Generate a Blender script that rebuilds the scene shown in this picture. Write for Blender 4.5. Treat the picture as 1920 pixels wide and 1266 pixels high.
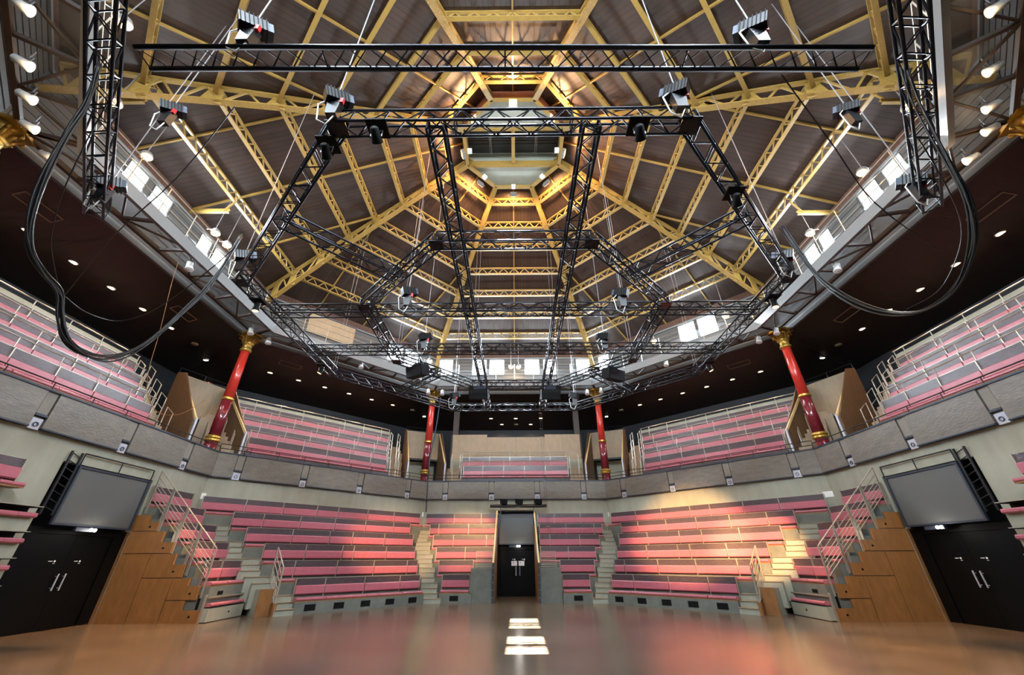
import bpy, math, random
from math import sin, cos, tan, pi, radians, sqrt, atan2
from mathutils import Vector, Matrix
random.seed(7)
for o in list(bpy.data.objects): bpy.data.objects.remove(o)
SC = bpy.context.scene
COL = SC.collection

# ------------------------------------------------------------------ camera
FPX, PIT, ROLL, YAW, CX, YC = 738.8384, 0.5152, 0.0035, -0.0065, -0.0112, 11.5324
cam_d = bpy.data.cameras.new('camera'); cam = bpy.data.objects.new('camera', cam_d); COL.objects.link(cam)
cam_d.sensor_width = 36.0; cam_d.sensor_fit = 'HORIZONTAL'; cam_d.lens = FPX / 1920 * 36
cam_d.clip_start = 0.05; cam_d.clip_end = 200
EYE = Vector((CX, -YC, 1.6))
def ray(px, py):
    U = px - 960; V = 633 - py
    cr, sr = cos(ROLL), sin(ROLL)
    u = U * cr + V * sr; v = -U * sr + V * cr
    y = FPX * cos(PIT) - v * sin(PIT); z = FPX * sin(PIT) + v * cos(PIT); x = u
    c, s = cos(YAW), sin(YAW)
    return Vector((x * c + y * s, -x * s + y * c, z))
_f = ray(960, 633).normalized(); _r = (ray(961, 633) - ray(960, 633)).normalized(); _u = (ray(960, 632) - ray(960, 633)).normalized()
cam.matrix_world = Matrix(((_r.x, _u.x, -_f.x, EYE.x), (_r.y, _u.y, -_f.y, EYE.y), (_r.z, _u.z, -_f.z, EYE.z), (0, 0, 0, 1)))
SC.camera = cam
# ------------------------------------------------------------------ world, sun, exposure
w = bpy.data.worlds.new('world'); SC.world = w; w.use_nodes = True
w.node_tree.nodes['Background'].inputs[0].default_value = (0.80, 0.90, 1.0, 1)
w.node_tree.nodes['Background'].inputs[1].default_value = 1.0
SUN_DIR = Vector((0.02, 0.62, -0.80)).normalized()      # direction the sunlight travels
sd = bpy.data.lights.new('sun', 'SUN'); sd.energy = 60; sd.angle = 0.004; sd.color = (.96, 0.98, 1.0)
sun = bpy.data.objects.new('sun', sd); COL.objects.link(sun); sun.location = (0, -20, 40)
sun.rotation_euler = SUN_DIR.to_track_quat('-Z', 'Y').to_euler()
SC.view_settings.view_transform = 'Standard'; SC.view_settings.look = 'None'
SC.view_settings.exposure = 0.95; SC.view_settings.gamma = 1.0; SC.view_settings.use_curve_mapping = False

# ------------------------------------------------------------------ pixel -> place helpers
FACE = {'F': 90, 'FL': 135, 'L': 180, 'BL': 225, 'FR': 45, 'R': 0, 'BR': -45, 'B': -90}
def face_rot(f): return radians(FACE[f] - 90) if f else 0.0
def nt(f):
    a = radians(FACE[f]); return Vector((cos(a), sin(a), 0)), Vector((sin(a), -cos(a), 0))
def onz(px, py, z):
    d = ray(px, py); return EYE + d * ((z - EYE.z) / d.z)
def onface(px, py, f, r):
    n, t = nt(f); d = ray(px, py); p = EYE + d * ((r - EYE.dot(n)) / d.dot(n)); return p.dot(t), p.dot(n), p.z
def ons(px, py, f, s):
    n, t = nt(f); d = ray(px, py); p = EYE + d * ((s - EYE.dot(t)) / d.dot(t)); return p.dot(t), p.dot(n), p.z
def world(f, s, r, z):
    n, t = nt(f); v = n * r + t * s; v.z = z; return v
T8 = tan(pi / 8)

# ------------------------------------------------------------------ materials
M = {}
def lin(c): return tuple(((x / 255) / 12.92 if x <= 10 else ((x / 255 + 0.055) / 1.055) ** 2.4) for x in c)
def mat(name, rgb, rough=0.6, metal=0.0, var=0.0, vscale=4.0, bump=0.0, bscale=40.0, stretch=None, spec=0.5, emit=None, coat=0.0, rgb2=None):
    m = bpy.data.materials.new(name); m.use_nodes = True; nt_ = m.node_tree; N = nt_.nodes; L = nt_.links
    b = N['Principled BSDF']; c = lin(rgb)
    b.inputs['Base Color'].default_value = (*c, 1); b.inputs['Roughness'].default_value = rough; b.inputs['Metallic'].default_value = metal
    b.inputs['Specular IOR Level'].default_value = spec; b.inputs['Coat Weight'].default_value = coat
    if emit: b.inputs['Emission Color'].default_value = (*emit[0], 1); b.inputs['Emission Strength'].default_value = emit[1]
    if var or bump or rgb2:
        tc = N.new('ShaderNodeTexCoord'); mp = N.new('ShaderNodeMapping'); L.new(tc.outputs['Object'], mp.inputs['Vector'])
        if stretch: mp.inputs['Scale'].default_value = stretch
        if var or rgb2:
            n1 = N.new('ShaderNodeTexNoise'); n1.inputs['Scale'].default_value = vscale; n1.inputs['Detail'].default_value = 6; n1.inputs['Roughness'].default_value = 0.6
            L.new(mp.outputs[0], n1.inputs['Vector'])
            rp = N.new('ShaderNodeValToRGB'); rp.color_ramp.elements[0].position = 0.3; rp.color_ramp.elements[1].position = 0.72
            c2 = lin(rgb2) if rgb2 else tuple(min(1, x * (1 + var)) for x in c)
            c1 = c if rgb2 else tuple(x * (1 - var) for x in c)
            rp.color_ramp.elements[0].color = (*c1, 1); rp.color_ramp.elements[1].color = (*c2, 1)
            L.new(n1.outputs['Fac'], rp.inputs[0]); L.new(rp.outputs[0], b.inputs['Base Color'])
        if bump:
            n2 = N.new('ShaderNodeTexNoise'); n2.inputs['Scale'].default_value = bscale; n2.inputs['Detail'].default_value = 4
            L.new(mp.outputs[0], n2.inputs['Vector'])
            bp = N.new('ShaderNodeBump'); bp.inputs['Strength'].default_value = bump; bp.inputs['Distance'].default_value = 0.02
            L.new(n2.outputs['Fac'], bp.inputs['Height']); L.new(bp.outputs[0], b.inputs['Normal'])
    M[name] = m; return m
mat('floor', (86, 71, 56), 0.21, vscale=1.1, rgb2=(114, 95, 76))
mat('concrete', (150, 150, 134), 0.75, var=0.13, vscale=2.0, bump=0.15, bscale=14, stretch=(1, 1, .35))
mat('concrete_dark', (104, 106, 98), 0.75, var=0.18, vscale=2.5, bump=0.15, bscale=14)
mat('fascia', (110, 104, 94), 0.42, var=0.20, vscale=3.0, bump=0.35, bscale=9, stretch=(1, 1, 3))
mat('strip', (122, 118, 108), 0.6, var=0.08)
mat('steel_dark', (52, 58, 70), 0.45, metal=0.4)
mat('plate', (178, 180, 190), 0.45, metal=0.3)
mat('pink', (176, 100, 112), 0.34, var=0.06, vscale=6, bump=0.05, bscale=30, spec=0.45)
mat('backboard', (78, 66, 70), 0.27, var=0.25, vscale=5, bump=0.25, bscale=10, stretch=(1, 1, 7))
mat('rail', (176, 168, 152), 0.38, metal=0.6)
mat('rail_black', (26, 27, 30), 0.45, metal=0.3)
mat('plywood', (142, 94, 48), 0.5, var=0.2, vscale=2.2, stretch=(3, 3, 1.0), bump=0.05)
mat('plywood_dark', (92, 66, 42), 0.55, var=0.2, vscale=2.2, stretch=(3, 3, 1.0))
mat('ash_rail', (214, 184, 128), 0.45, var=0.08)
mat('plywood_pale', (150, 130, 104), 0.55, var=0.12, vscale=2.2, stretch=(2, 2, 1.0))
mat('ochre', (150, 120, 58), 0.45, var=0.10, vscale=6)
mat('board', (112, 88, 72), 0.6, var=0.22, vscale=3.0, bump=0.1, bscale=30)
mat('soffit', (30, 20, 15), 0.5, var=0.2, vscale=3.0)
mat('wall_dark', (25, 27, 31), 0.7, var=0.15, vscale=2)
mat('band_brown', (120, 84, 66), 0.6, var=0.15, vscale=4)
mat('louver', (74, 77, 79), 0.5, var=0.05)
mat('lantern_grey', (158, 160, 144), 0.6, var=0.06)
mat('truss', (30, 32, 40), 0.34, metal=0.7, spec=0.7)
mat('black', (5, 5, 6), 0.7, spec=0.2)
mat('black_gloss', (14, 14, 16), 0.28)
mat('door', (2, 2, 3), 0.6, spec=0.12)
mat('girder', (112, 117, 120), 0.45)
mat('column_red', (178, 44, 34), 0.28, var=0.1, coat=0.3)
mat('column_dark', (104, 22, 34), 0.25, coat=0.4)
mat('gold', (176, 138, 60), 0.35, metal=0.6, var=0.15, vscale=20)
mat('white_paint', (225, 225, 222), 0.4)
mat('grey_lamp', (150, 150, 152), 0.35, metal=0.5)
mat('cable', (14, 15, 18), 0.4)
mat('cable_white', (190, 188, 180), 0.5)
mat('brown_post', (66, 52, 43), 0.6)
mat('red', (190, 30, 30), 0.5)
mat('paper', (214, 206, 206), 0.7)
mat('window_light', (255, 255, 255), 0.5, emit=((0.86, 0.93, 1.0), 2.2))
mat('lamp_warm', (255, 200, 120), 0.5, emit=((1.0, 0.55, 0.2), 1.6))
mat('lamp_white', (255, 255, 255), 0.5, emit=((1.0, 0.95, 0.85), 6.0))
mat('downlight_glow', (255, 220, 170), 0.5, emit=((1.0, 0.72, 0.42), 2.5))
# see-through metal mesh: real holes are too fine to build
def mesh_mat(name, rgb, alpha):
    m = mat(name, rgb, 0.5, metal=0.3); m.node_tree.nodes['Principled BSDF'].inputs['Alpha'].default_value = alpha
mesh_mat('screen', (112, 112, 110), 0.66)
mat('lamp_soft', (255, 220, 170), 0.5, emit=((1.0, 0.70, 0.36), 1.2))
mesh_mat('grating', (86, 88, 92), 0.70)

# ------------------------------------------------------------------ mesh builder
ORG = {}
class MB:
    def __init__(s): s.v = []; s.f = []
    def add(s, vs, fs):
        b = len(s.v); s.v += [tuple(v) for v in vs]; s.f += [tuple(i + b for i in f) for f in fs]; return s
    def box(s, x0, x1, y0, y1, z0, z1):
        if x0 > x1: x0, x1 = x1, x0
        return s.add([(x0, y0, z0), (x1, y0, z0), (x1, y1, z0), (x0, y1, z0), (x0, y0, z1), (x1, y0, z1), (x1, y1, z1), (x0, y1, z1)],
                     [(0, 3, 2, 1), (4, 5, 6, 7), (0, 1, 5, 4), (1, 2, 6, 5), (2, 3, 7, 6), (3, 0, 4, 7)])
    def bar(s, p, q, wd, ht, up=(0, 0, 1)):
        p = Vector(p); q = Vector(q); d = (q - p).normalized(); up = Vector(up)
        a = d.cross(up)
        if a.length < 1e-4: a = d.cross(Vector((1, 0, 0)))
        a.normalize(); b = a.cross(d).normalized(); a *= wd / 2; b *= ht / 2
        vs = [p - a - b, p + a - b, p + a + b, p - a + b, q - a - b, q + a - b, q + a + b, q - a + b]
        return s.add(vs, [(0, 3, 2, 1), (4, 5, 6, 7), (0, 1, 5, 4), (1, 2, 6, 5), (2, 3, 7, 6), (3, 0, 4, 7)])
    def tube(s, p, q, r, n=6, r2=None):
        return s.path([p, q], r, n, r2)
    def path(s, pts, r, n=6, r2=None):
        pts = [Vector(p) for p in pts]; rings = []; k = len(pts); prev = None
        for i, p in enumerate(pts):
            d = (pts[min(i + 1, k - 1)] - pts[max(i - 1, 0)]).normalized()
            a = d.cross(Vector((0, 0, 1))) if prev is None else prev - d * prev.dot(d)
            if a.length < 1e-3: a = d.cross(Vector((1, 0, 0)))
            a.normalize(); prev = a; b = d.cross(a)
            rr = r if r2 is None else r + (r2 - r) * i / (k - 1)
            rings.append([p + (a * cos(2 * pi * j / n) + b * sin(2 * pi * j / n)) * rr for j in range(n)])
        vs = [v for g in rings for v in g]; fs = []
        for i in range(k - 1):
            for j in range(n): fs.append((i * n + j, i * n + (j + 1) % n, (i + 1) * n + (j + 1) % n, (i + 1) * n + j))
        fs.append(tuple(range(n - 1, -1, -1))); fs.append(tuple((k - 1) * n + j for j in range(n)))
        return s.add(vs, fs)
    def prof(s, pr, x0, x1):                      # closed (y,z) outline pushed along x
        if x0 > x1: x0, x1 = x1, x0
        n = len(pr); vs = [(x0, y, z) for y, z in pr] + [(x1, y, z) for y, z in pr]
        fs = [(i, i + n, (i + 1) % n + n, (i + 1) % n) for i in range(n)] + [tuple(range(n)), tuple(range(2 * n - 1, n - 1, -1))]
        return s.add(vs, fs)
    def prism(s, poly, off):                      # planar polygon pushed by a vector
        n = len(poly); off = Vector(off); vs = [Vector(p) for p in poly]; vs += [v + off for v in vs]
        fs = [(i, (i + 1) % n, (i + 1) % n + n, i + n) for i in range(n)] + [tuple(range(n - 1, -1, -1)), tuple(range(n, 2 * n))]
        return s.add(vs, fs)
    def lathe(s, pr, c=(0, 0, 0), n=16, axis=None):
        c = Vector(c); Q = Vector(axis).to_track_quat('Z', 'Y') if axis else None; vs = []
        for r, z in pr:
            for j in range(n):
                v = Vector((r * cos(2 * pi * j / n), r * sin(2 * pi * j / n), z)); vs.append(c + (Q @ v if Q else v))
        fs = []
        for i in range(len(pr) - 1):
            for j in range(n): fs.append((i * n + j, i * n + (j + 1) % n, (i + 1) * n + (j + 1) % n, (i + 1) * n + j))
        fs.append(tuple(range(n - 1, -1, -1))); fs.append(tuple((len(pr) - 1) * n + j for j in range(n)))
        return s.add(vs, fs)
    def obox(s, c, dx, dy, dz, d=(0, 1, 0), up=(0, 0, 1)):   # box turned so its y axis looks along d
        d = Vector(d).normalized(); up = Vector(up); a = d.cross(up).normalized(); b = a.cross(d); c = Vector(c)
        vs = []
        for k in (-.5, .5):
            for i, j in ((-.5, -.5), (.5, -.5), (.5, .5), (-.5, .5)): vs.append(c + a * (i * dx) + d * (j * dy) + b * (k * dz))
        return s.add(vs, [(0, 3, 2, 1), (4, 5, 6, 7), (0, 1, 5, 4), (1, 2, 6, 5), (2, 3, 7, 6), (3, 0, 4, 7)])
    def build(s, name, m, parent=None, smooth=False, kind=None):
        org = Vector(ORG.get(parent.name, (0, 0, 0))) if parent else Vector((0, 0, 0))
        me = bpy.data.meshes.new(name); me.from_pydata([tuple(Vector(v) - org) for v in s.v], [], s.f); me.update()
        if smooth: me.polygons.foreach_set('use_smooth', [True] * len(me.polygons))
        me.materials.append(M[m]); o = bpy.data.objects.new(name, me); COL.objects.link(o)
        if parent: o.parent = parent; ORG[o.name] = tuple(org)
        if kind: o['kind'] = kind
        return o
def thing(name, label, cat, loc=(0, 0, 0), face=None, group=None, kind=None):
    e = bpy.data.objects.new(name, None); COL.objects.link(e); e.empty_display_size = 0.1
    R = Matrix.Rotation(face_rot(face), 3, 'Z'); e.location = R @ Vector(loc); e.rotation_euler = (0, 0, face_rot(face))
    if kind: e['kind'] = kind
    if label: e['label'] = label
    if cat: e['category'] = cat
    if group: e['group'] = group
    ORG[e.name] = tuple(loc); return e
def struct(name, label=None, face=None, loc=(0, 0, 0)):
    return thing(name, label, None, loc, face, kind='structure')
def tag(o, label, cat, group=None):
    o['label'] = label; o['category'] = cat
    if group: o['group'] = group
    return o
def sgn_faces(m): return {'F': 'F', 'FL': 'FL' if m > 0 else 'FR', 'L': 'L' if m > 0 else 'R', 'BL': 'BL' if m > 0 else 'BR'}
WORD = {1: 'left', -1: 'right'}
NTH = ['first', 'second', 'third', 'fourth', 'fifth', 'sixth', 'seventh', 'eighth', 'ninth', 'tenth', 'eleventh', 'twelfth']
FN = {'F': 'front', 'FL': 'front_left', 'L': 'left', 'BL': 'back_left', 'FR': 'front_right', 'R': 'right', 'BR': 'back_right', 'B': 'back'}
FT = {'F': 'facing the camera', 'FL': 'front-left', 'L': 'left', 'BL': 'back-left', 'FR': 'front-right', 'R': 'right', 'BR': 'back-right', 'B': 'behind the camera'}
ALL = ['F', 'FL', 'FR', 'L', 'R', 'BL', 'BR', 'B']
def lamp(name, kind, loc, energy, color, parent=None, aim=None, size=0.1, angle=None, blend=0.5):
    l = bpy.data.lights.new(name, kind); l.energy = energy; l.color = color
    if kind in ('POINT', 'SPOT'): l.shadow_soft_size = size
    if kind == 'SPOT': l.spot_size = angle or 1.2; l.spot_blend = blend
    o = bpy.data.objects.new(name, l); COL.objects.link(o)
    if aim is not None: o.rotation_euler = (Vector(aim) - Vector(loc)).to_track_quat('-Z', 'Y').to_euler()
    o.location = loc
    if parent:
        o.parent = parent; bpy.context.view_layer.update(); o.matrix_parent_inverse = parent.matrix_world.inverted()
    return o
# ================================================================== STRUCTURE
# board material: narrow grooves across the local x axis, each board a little different
def boards_mat(name, rgb, width, groove=0.35, var=0.25, rough=0.55):
    m = mat(name, rgb, rough); nt_ = m.node_tree; N = nt_.nodes; L = nt_.links; b = N['Principled BSDF']; c = lin(rgb)
    tc = N.new('ShaderNodeTexCoord'); sp = N.new('ShaderNodeSeparateXYZ'); L.new(tc.outputs['Object'], sp.inputs[0])
    dv = N.new('ShaderNodeMath'); dv.operation = 'DIVIDE'; dv.inputs[1].default_value = width; L.new(sp.outputs['X'], dv.inputs[0])
    fl = N.new('ShaderNodeMath'); fl.operation = 'FLOOR'; L.new(dv.outputs[0], fl.inputs[0])
    fr = N.new('ShaderNodeMath'); fr.operation = 'FRACT'; L.new(dv.outputs[0], fr.inputs[0])
    wn = N.new('ShaderNodeTexWhiteNoise'); wn.noise_dimensions = '1D'; L.new(fl.outputs[0], wn.inputs['W'])
    no = N.new('ShaderNodeTexNoise'); no.inputs['Scale'].default_value = 5; no.inputs['Detail'].default_value = 6
    mp = N.new('ShaderNodeMapping'); mp.inputs['Scale'].default_value = (3, .6, .6); L.new(tc.outputs['Object'], mp.inputs[0]); L.new(mp.outputs[0], no.inputs['Vector'])
    ad = N.new('ShaderNodeMath'); ad.operation = 'MULTIPLY_ADD'; ad.inputs[1].default_value = 0.5; L.new(wn.outputs['Value'], ad.inputs[0])
    hf = N.new('ShaderNodeMath'); hf.operation = 'MULTIPLY'; hf.inputs[1].default_value = 0.6; L.new(no.outputs['Fac'], hf.inputs[0]); L.new(hf.outputs[0], ad.inputs[2])
    rp = N.new('ShaderNodeValToRGB'); rp.color_ramp.elements[0].color = (*[x * (1 - var) for x in c], 1); rp.color_ramp.elements[1].color = (*[min(1, x * (1 + var)) for x in c], 1)
    L.new(ad.outputs[0], rp.inputs[0])
    gt = N.new('ShaderNodeMath'); gt.operation = 'GREATER_THAN'; gt.inputs[1].default_value = 0.1; L.new(fr.outputs[0], gt.inputs[0])
    mx = N.new('ShaderNodeMix'); mx.data_type = 'RGBA'; L.new(gt.outputs[0], mx.inputs['Factor']); mx.inputs['A'].default_value = (*[x * groove for x in c], 1); L.new(rp.outputs[0], mx.inputs['B'])
    L.new(mx.outputs['Result'], b.inputs['Base Color'])
    bp = N.new('ShaderNodeBump'); bp.inputs['Distance'].default_value = 0.02; bp.inputs['Strength'].default_value = 0.7; L.new(gt.outputs[0], bp.inputs['Height']); L.new(bp.outputs[0], b.inputs['Normal'])
boards_mat('roof_boards', (56, 40, 30), 0.19, 0.25, 0.28)
boards_mat('soffit_boards', (29, 18, 13), 0.14, 0.3, 0.2, 0.45)
boards_mat('brown_boards', (88, 60, 47), 0.19, 0.4, 0.18)

# ---- floor
fl = MB(); fl.add([(cos(2 * pi * i / 32) * 20, sin(2 * pi * i / 32) * 20, 0) for i in range(32)], [tuple(range(32))])
floor = fl.build('floor', 'floor', kind='structure'); floor['label'] = 'polished brown-grey arena floor with a soft sheen'

RW = 12.55; ZB = 4.66; ZT = 5.64; RFA = 12.46
# ---- lower concrete wall with the balcony front on it
STRIPS = {'F': [onface(x, 917, 'F', RFA)[0] for x in (835.4, 921.7, 1007, 1094)],
          'FL': [onface(x, y, 'FL', RFA)[0] for x, y in ((455, 855), (576, 871), (679, 886), (767, 899))],
          'L': [onface(x, y, 'L', RFA)[0] for x, y in ((102, 737), (253, 792), (359, 832))]}
STRIPS['L'] = [2 * STRIPS['L'][0] - STRIPS['L'][1]] + STRIPS['L']
STRIPS['FR'] = sorted(-s for s in STRIPS['FL']); STRIPS['R'] = sorted(-s for s in STRIPS['L'])
OPEN = {'F': (-0.98, 1.02, 3.95), 'L': (-0.42, 2.68, 4.05), 'R': (-2.68, 0.42, 4.05)}
for f in ALL:
    w_ = struct('wall_' + FN[f], 'pale concrete wall under the balcony, side ' + FT[f], f, (0, RW, 0))
    h = RW * T8 + 0.04; b = MB()
    if f in OPEN:
        a, c, zt = OPEN[f]
        b.box(-h, a, RW, RW + .2, 0, 5.5); b.box(c, h, RW, RW + .2, 0, 5.5); b.box(a, c, RW, RW + .2, zt, 5.5)
    else: b.box(-h, h, RW, RW + .2, 0, 5.5)
    b.build('wall_panel', 'concrete', w_)
    hc = RFA * T8
    st = STRIPS.get(f, [-3.6, -1.2, 1.2, 3.6]); edges = [-hc] + [e for s in st for e in (s - .15, s + .15)] + [hc]
    for i in range(0, len(edges), 2):
        a, c = edges[i] + .015, edges[i + 1] - .015
        MB().box(a, c, RFA - .03, RW - .005, ZB, ZT - .05).build('balcony_panel', 'fascia', w_)
        sb = MB().box(a, c, RFA - .06, RW - .01, ZB - .035, ZB); sb.build('balcony_panel_edge', 'steel_dark', w_)
    for s in st:
        MB().box(s - .135, s + .135, RFA, RW - .005, ZB + .33, ZT - .05).build('balcony_strip', 'strip', w_)
        MB().box(s - .15, s + .15, RFA - .03, RW - .01, ZB + .27, ZB + .33).build('strip_edge', 'steel_dark', w_)
        MB().box(s - .13, s + .13, RFA + .01, RW - .005, ZB - .06, ZB + .22).build('ring_plate', 'plate', w_)
        rg = MB(); rg.path([(s + .055 * cos(t * pi / 5), RFA - .005, ZB + .06 + .055 * sin(t * pi / 5)) for t in range(11)], .012, 5); rg.build('lifting_ring', 'steel_dark', w_)
    MB().box(-hc - .02, hc + .02, RFA - .06, RW + .1, ZT - .05, ZT).build('balcony_cap', 'steel_dark', w_)
    # black rail above the cap
    rl = MB(); zz = (ZT + .14, ZT + .32) if f not in ('L', 'R') else (ZT + .2,)
    for z in zz: rl.tube((-hc, RFA, z), (hc, RFA, z), .017, 6)
    n_ = 9
    for i in range(n_ + 1):
        s = -hc + 2 * hc * i / n_; rl.tube((s, RFA, ZT), (s, RFA, zz[-1]), .014, 5)
    rl.build('balcony_rail', 'rail_black', w_)
# ---- balcony slab
bs = MB()
for f in ALL:
    n, t = nt(f)
    for z0, z1 in ((4.95, 5.25),):
        q = [(RW + .1, -1), (RW + .1, 1), (17.7, 1), (17.7, -1)]
        lo = [n * r + t * (k * r * T8) + Vector((0, 0, z0)) for r, k in q]; bs.prism(lo, (0, 0, z1 - z0))
tag_ = bs.build('floor_balcony', 'concrete_dark', kind='structure'); tag_['label'] = 'dark concrete balcony slab behind the balcony front'
# ---- outer dark wall + balcony soffit
RS0, ZS0, RS1, ZS1 = 13.42, 11.45, 17.55, 10.08
def soffit_z(r): return ZS0 + (ZS1 - ZS0) * (r - RS0) / (RS1 - RS0)
for f in ALL:
    h = RS1 * T8 + .05
    o = MB().box(-h, h, RS1, RS1 + .2, 5.0, ZS1 + .3).build('wall_outer_' + FN[f], 'wall_dark'); o.rotation_euler = (0, 0, face_rot(f)); o['kind'] = 'structure'
    o['label'] = 'near-black outer wall behind the balcony seats, side ' + FT[f]
    b = MB(); k0, k1 = RS0 * T8, (RS1 + .2) * T8
    b.prism([(-k0, RS0, ZS0), (k0, RS0, ZS0), (k1, RS1 + .2, soffit_z(RS1 + .2)), (-k1, RS1 + .2, soffit_z(RS1 + .2))], (0, 0, .12))
    o = b.build('ceiling_balcony_' + FN[f], 'soffit_boards'); o.rotation_euler = (0, 0, face_rot(f)); o['kind'] = 'structure'
    o['label'] = 'dark brown boarded soffit over the balcony, side ' + FT[f]
# ---- clerestory wall, windows, catwalk
RC = 13.4; ZW0, ZW1, ZE = 12.72, 13.95, 14.75
def wx(f, pairs, y): return [(onface(a, y, f, RC)[0], onface(b, y, f, RC)[0]) for a, b in pairs]
WIN = {'F': wx('F', ((823, 850), (885, 913), (917, 946), (983, 1012), (1018, 1043), (1080, 1107)), 687)}
lw = []
for (a, ya), (b_, yb) in (((249.5, 293.5), (284.3, 331.7)), ((293, 343.9), (327.7, 378.6)), ((381.6, 430.8), (402, 452)), ((407, 457), (428, 478))):
    lw.append((onface(a, ya, 'L', RC)[0], onface(b_, yb, 'L', RC)[0]))
WIN['L'] = lw; WIN['R'] = [(-b_, -a) for a, b_ in lw]
WIN['FR'] = [(onface(a, y, 'FR', RC)[0], onface(c, y2, 'FR', RC)[0]) for a, y, c, y2 in ((1269, 613, 1302, 605), (1305, 602, 1341, 592))] + [(-5.2, -4.3)]
WIN['FL'] = [(1.9, 3.0), (3.1, 4.2)]
WIN['B'] = [(-5.0, -3.8), (-3.7, -2.5), (-2.4, -1.2), (-1.1, .0), (.1, 1.2), (1.3, 2.5), (2.6, 3.8), (3.9, 5.1)]; WIN['BL'] = [(-4.9, -3.7), (-3.6, -2.4)]; WIN['BR'] = [(2.4, 3.6), (3.7, 4.9)]
wi = 0; DAY = 430.0      # power of the area lamp added at each window as its daylight
for f in ALL:
    hw = RC * T8; w_ = struct('wall_clerestory_' + FN[f], 'pale slatted clerestory wall under the roof, side ' + FT[f], f, (0, RC, ZS0))
    b = MB(); ws = sorted((min(p), max(p)) for p in WIN[f]); x = -hw
    b.box(-hw, hw, RC, RC + .12, ZS0 - .1, ZW0)
    for a, c in ws:
        if a > x: b.box(x, a, RC, RC + .12, ZW0, ZW1)
        x = c
    b.box(x, hw, RC, RC + .12, ZW0, ZW1)
    b.build('wall_panel', 'louver', w_)
    # horizontal slats between the windows
    x = -hw + .05
    for a, c in ws + [(hw - .05, 0)]:
        if a - x > .3:
            for i in range(8):
                z = 11.95 + i * .25; MB().box(x + .02, a - .02, RC - .025, RC, z, z + .20).build('slat', 'louver', w_)
        x = c
    MB().box(-hw, hw, RC - .04, RC + .12, ZW1, ZE + .1).build('wall_band', 'brown_boards', w_)
    MB().box(-hw, hw, RC - .1, RC - .04, ZW1 - .02, ZW1 + .08).build('wall_rail_beam', 'girder', w_)
    for a, c in ws:
        wi += 1; W_ = struct('window_%d' % wi, 'blown-out white window high under the roof, side ' + FT[f], f, ((a + c) / 2, RC, ZW0))
        MB().box(a + .03, c - .03, RC + .03, RC + .05, ZW0 + .03, ZW1 - .03).build('pane', 'window_light', W_)
        fr = MB(); fr.box(a, a + .04, RC - .02, RC + .08, ZW0, ZW1).box(c - .04, c, RC - .02, RC + .08, ZW0, ZW1).box(a, c, RC - .02, RC + .08, ZW0, ZW0 + .04).box(a, c, RC - .02, RC + .08, ZW1 - .04, ZW1)
        fr.build('window_frame', 'louver', W_)
        al = bpy.data.lights.new('window_daylight', 'AREA'); al.shape = 'RECTANGLE'; al.size = c - a - .1; al.size_y = ZW1 - ZW0 - .1; al.energy = DAY * (c - a) / 1.2; al.color = (.76, .88, 1.0)
        ao = bpy.data.objects.new('window_daylight', al); COL.objects.link(ao); n_, t_ = nt(f); ao.location = world(f, (a + c) / 2, RC - .05, (ZW0 + ZW1) / 2)
        ao.rotation_euler = (-n_ * .85 + Vector((0, 0, -.53))).to_track_quat('-Z', 'Y').to_euler()
    # catwalk
    RG = 11.62; hg = RG * T8
    cw = thing('catwalk', {'F': 'catwalk with pale box girder below the windows facing the camera'}.get(f, 'catwalk with pale box girder under the %s windows' % FT[f]), 'catwalk', (0, RG, 11.2), f, 'catwalk around the hall')
    MB().prism([(-hg, RG, 11.22), (hg, RG, 11.22), (hg + .05, RG + .13, 11.22), (-hg - .05, RG + .13, 11.22)], (0, 0, .42)).build('girder', 'girder', cw)
    k1 = 13.38 * T8
    MB().add([(-hg, RG + .1, 11.56), (hg, RG + .1, 11.56), (k1, 13.38, 11.56), (-k1, 13.38, 11.56)], [(0, 1, 2, 3)]).build('grating', 'grating', cw)
    kb = 12.9 * T8
    MB().box(-kb, kb, 12.86, 12.98, 11.40, 11.54).build('outer_beam', 'brown_post', cw)
    nb = 7; xs = [-hg + 2 * hg * i / nb for i in range(nb + 1)]; xo = [-kb + 2 * kb * i / nb for i in range(nb + 1)]
    for i in range(nb + 1): MB().bar((xs[i], RG + .1, 11.47), (xo[i], 12.9, 11.47), .09, .10).build('cross_beam', 'brown_post', cw)
    for i in range(nb):
        p, q = ((xs[i], RG + .1, 11.46), (xo[i + 1], 12.9, 11.46)) if i % 2 else ((xs[i + 1], RG + .1, 11.46), (xo[i], 12.9, 11.46))
        MB().bar(p, q, .05, .06).build('brace', 'brown_post', cw)
    rr = MB()
    for z in (12.0, 12.35, 12.7): rr.tube((-hg, RG + .06, z), (hg, RG + .06, z), .016, 5)
    rr.build('handrail', 'rail', cw)
    for i in range(9):
        s = -hg + 2 * hg * i / 8; MB().tube((s, RG + .06, 11.6), (s, RG + .06, 12.72), .018, 5).build('rail_post', 'rail', cw)

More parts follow.
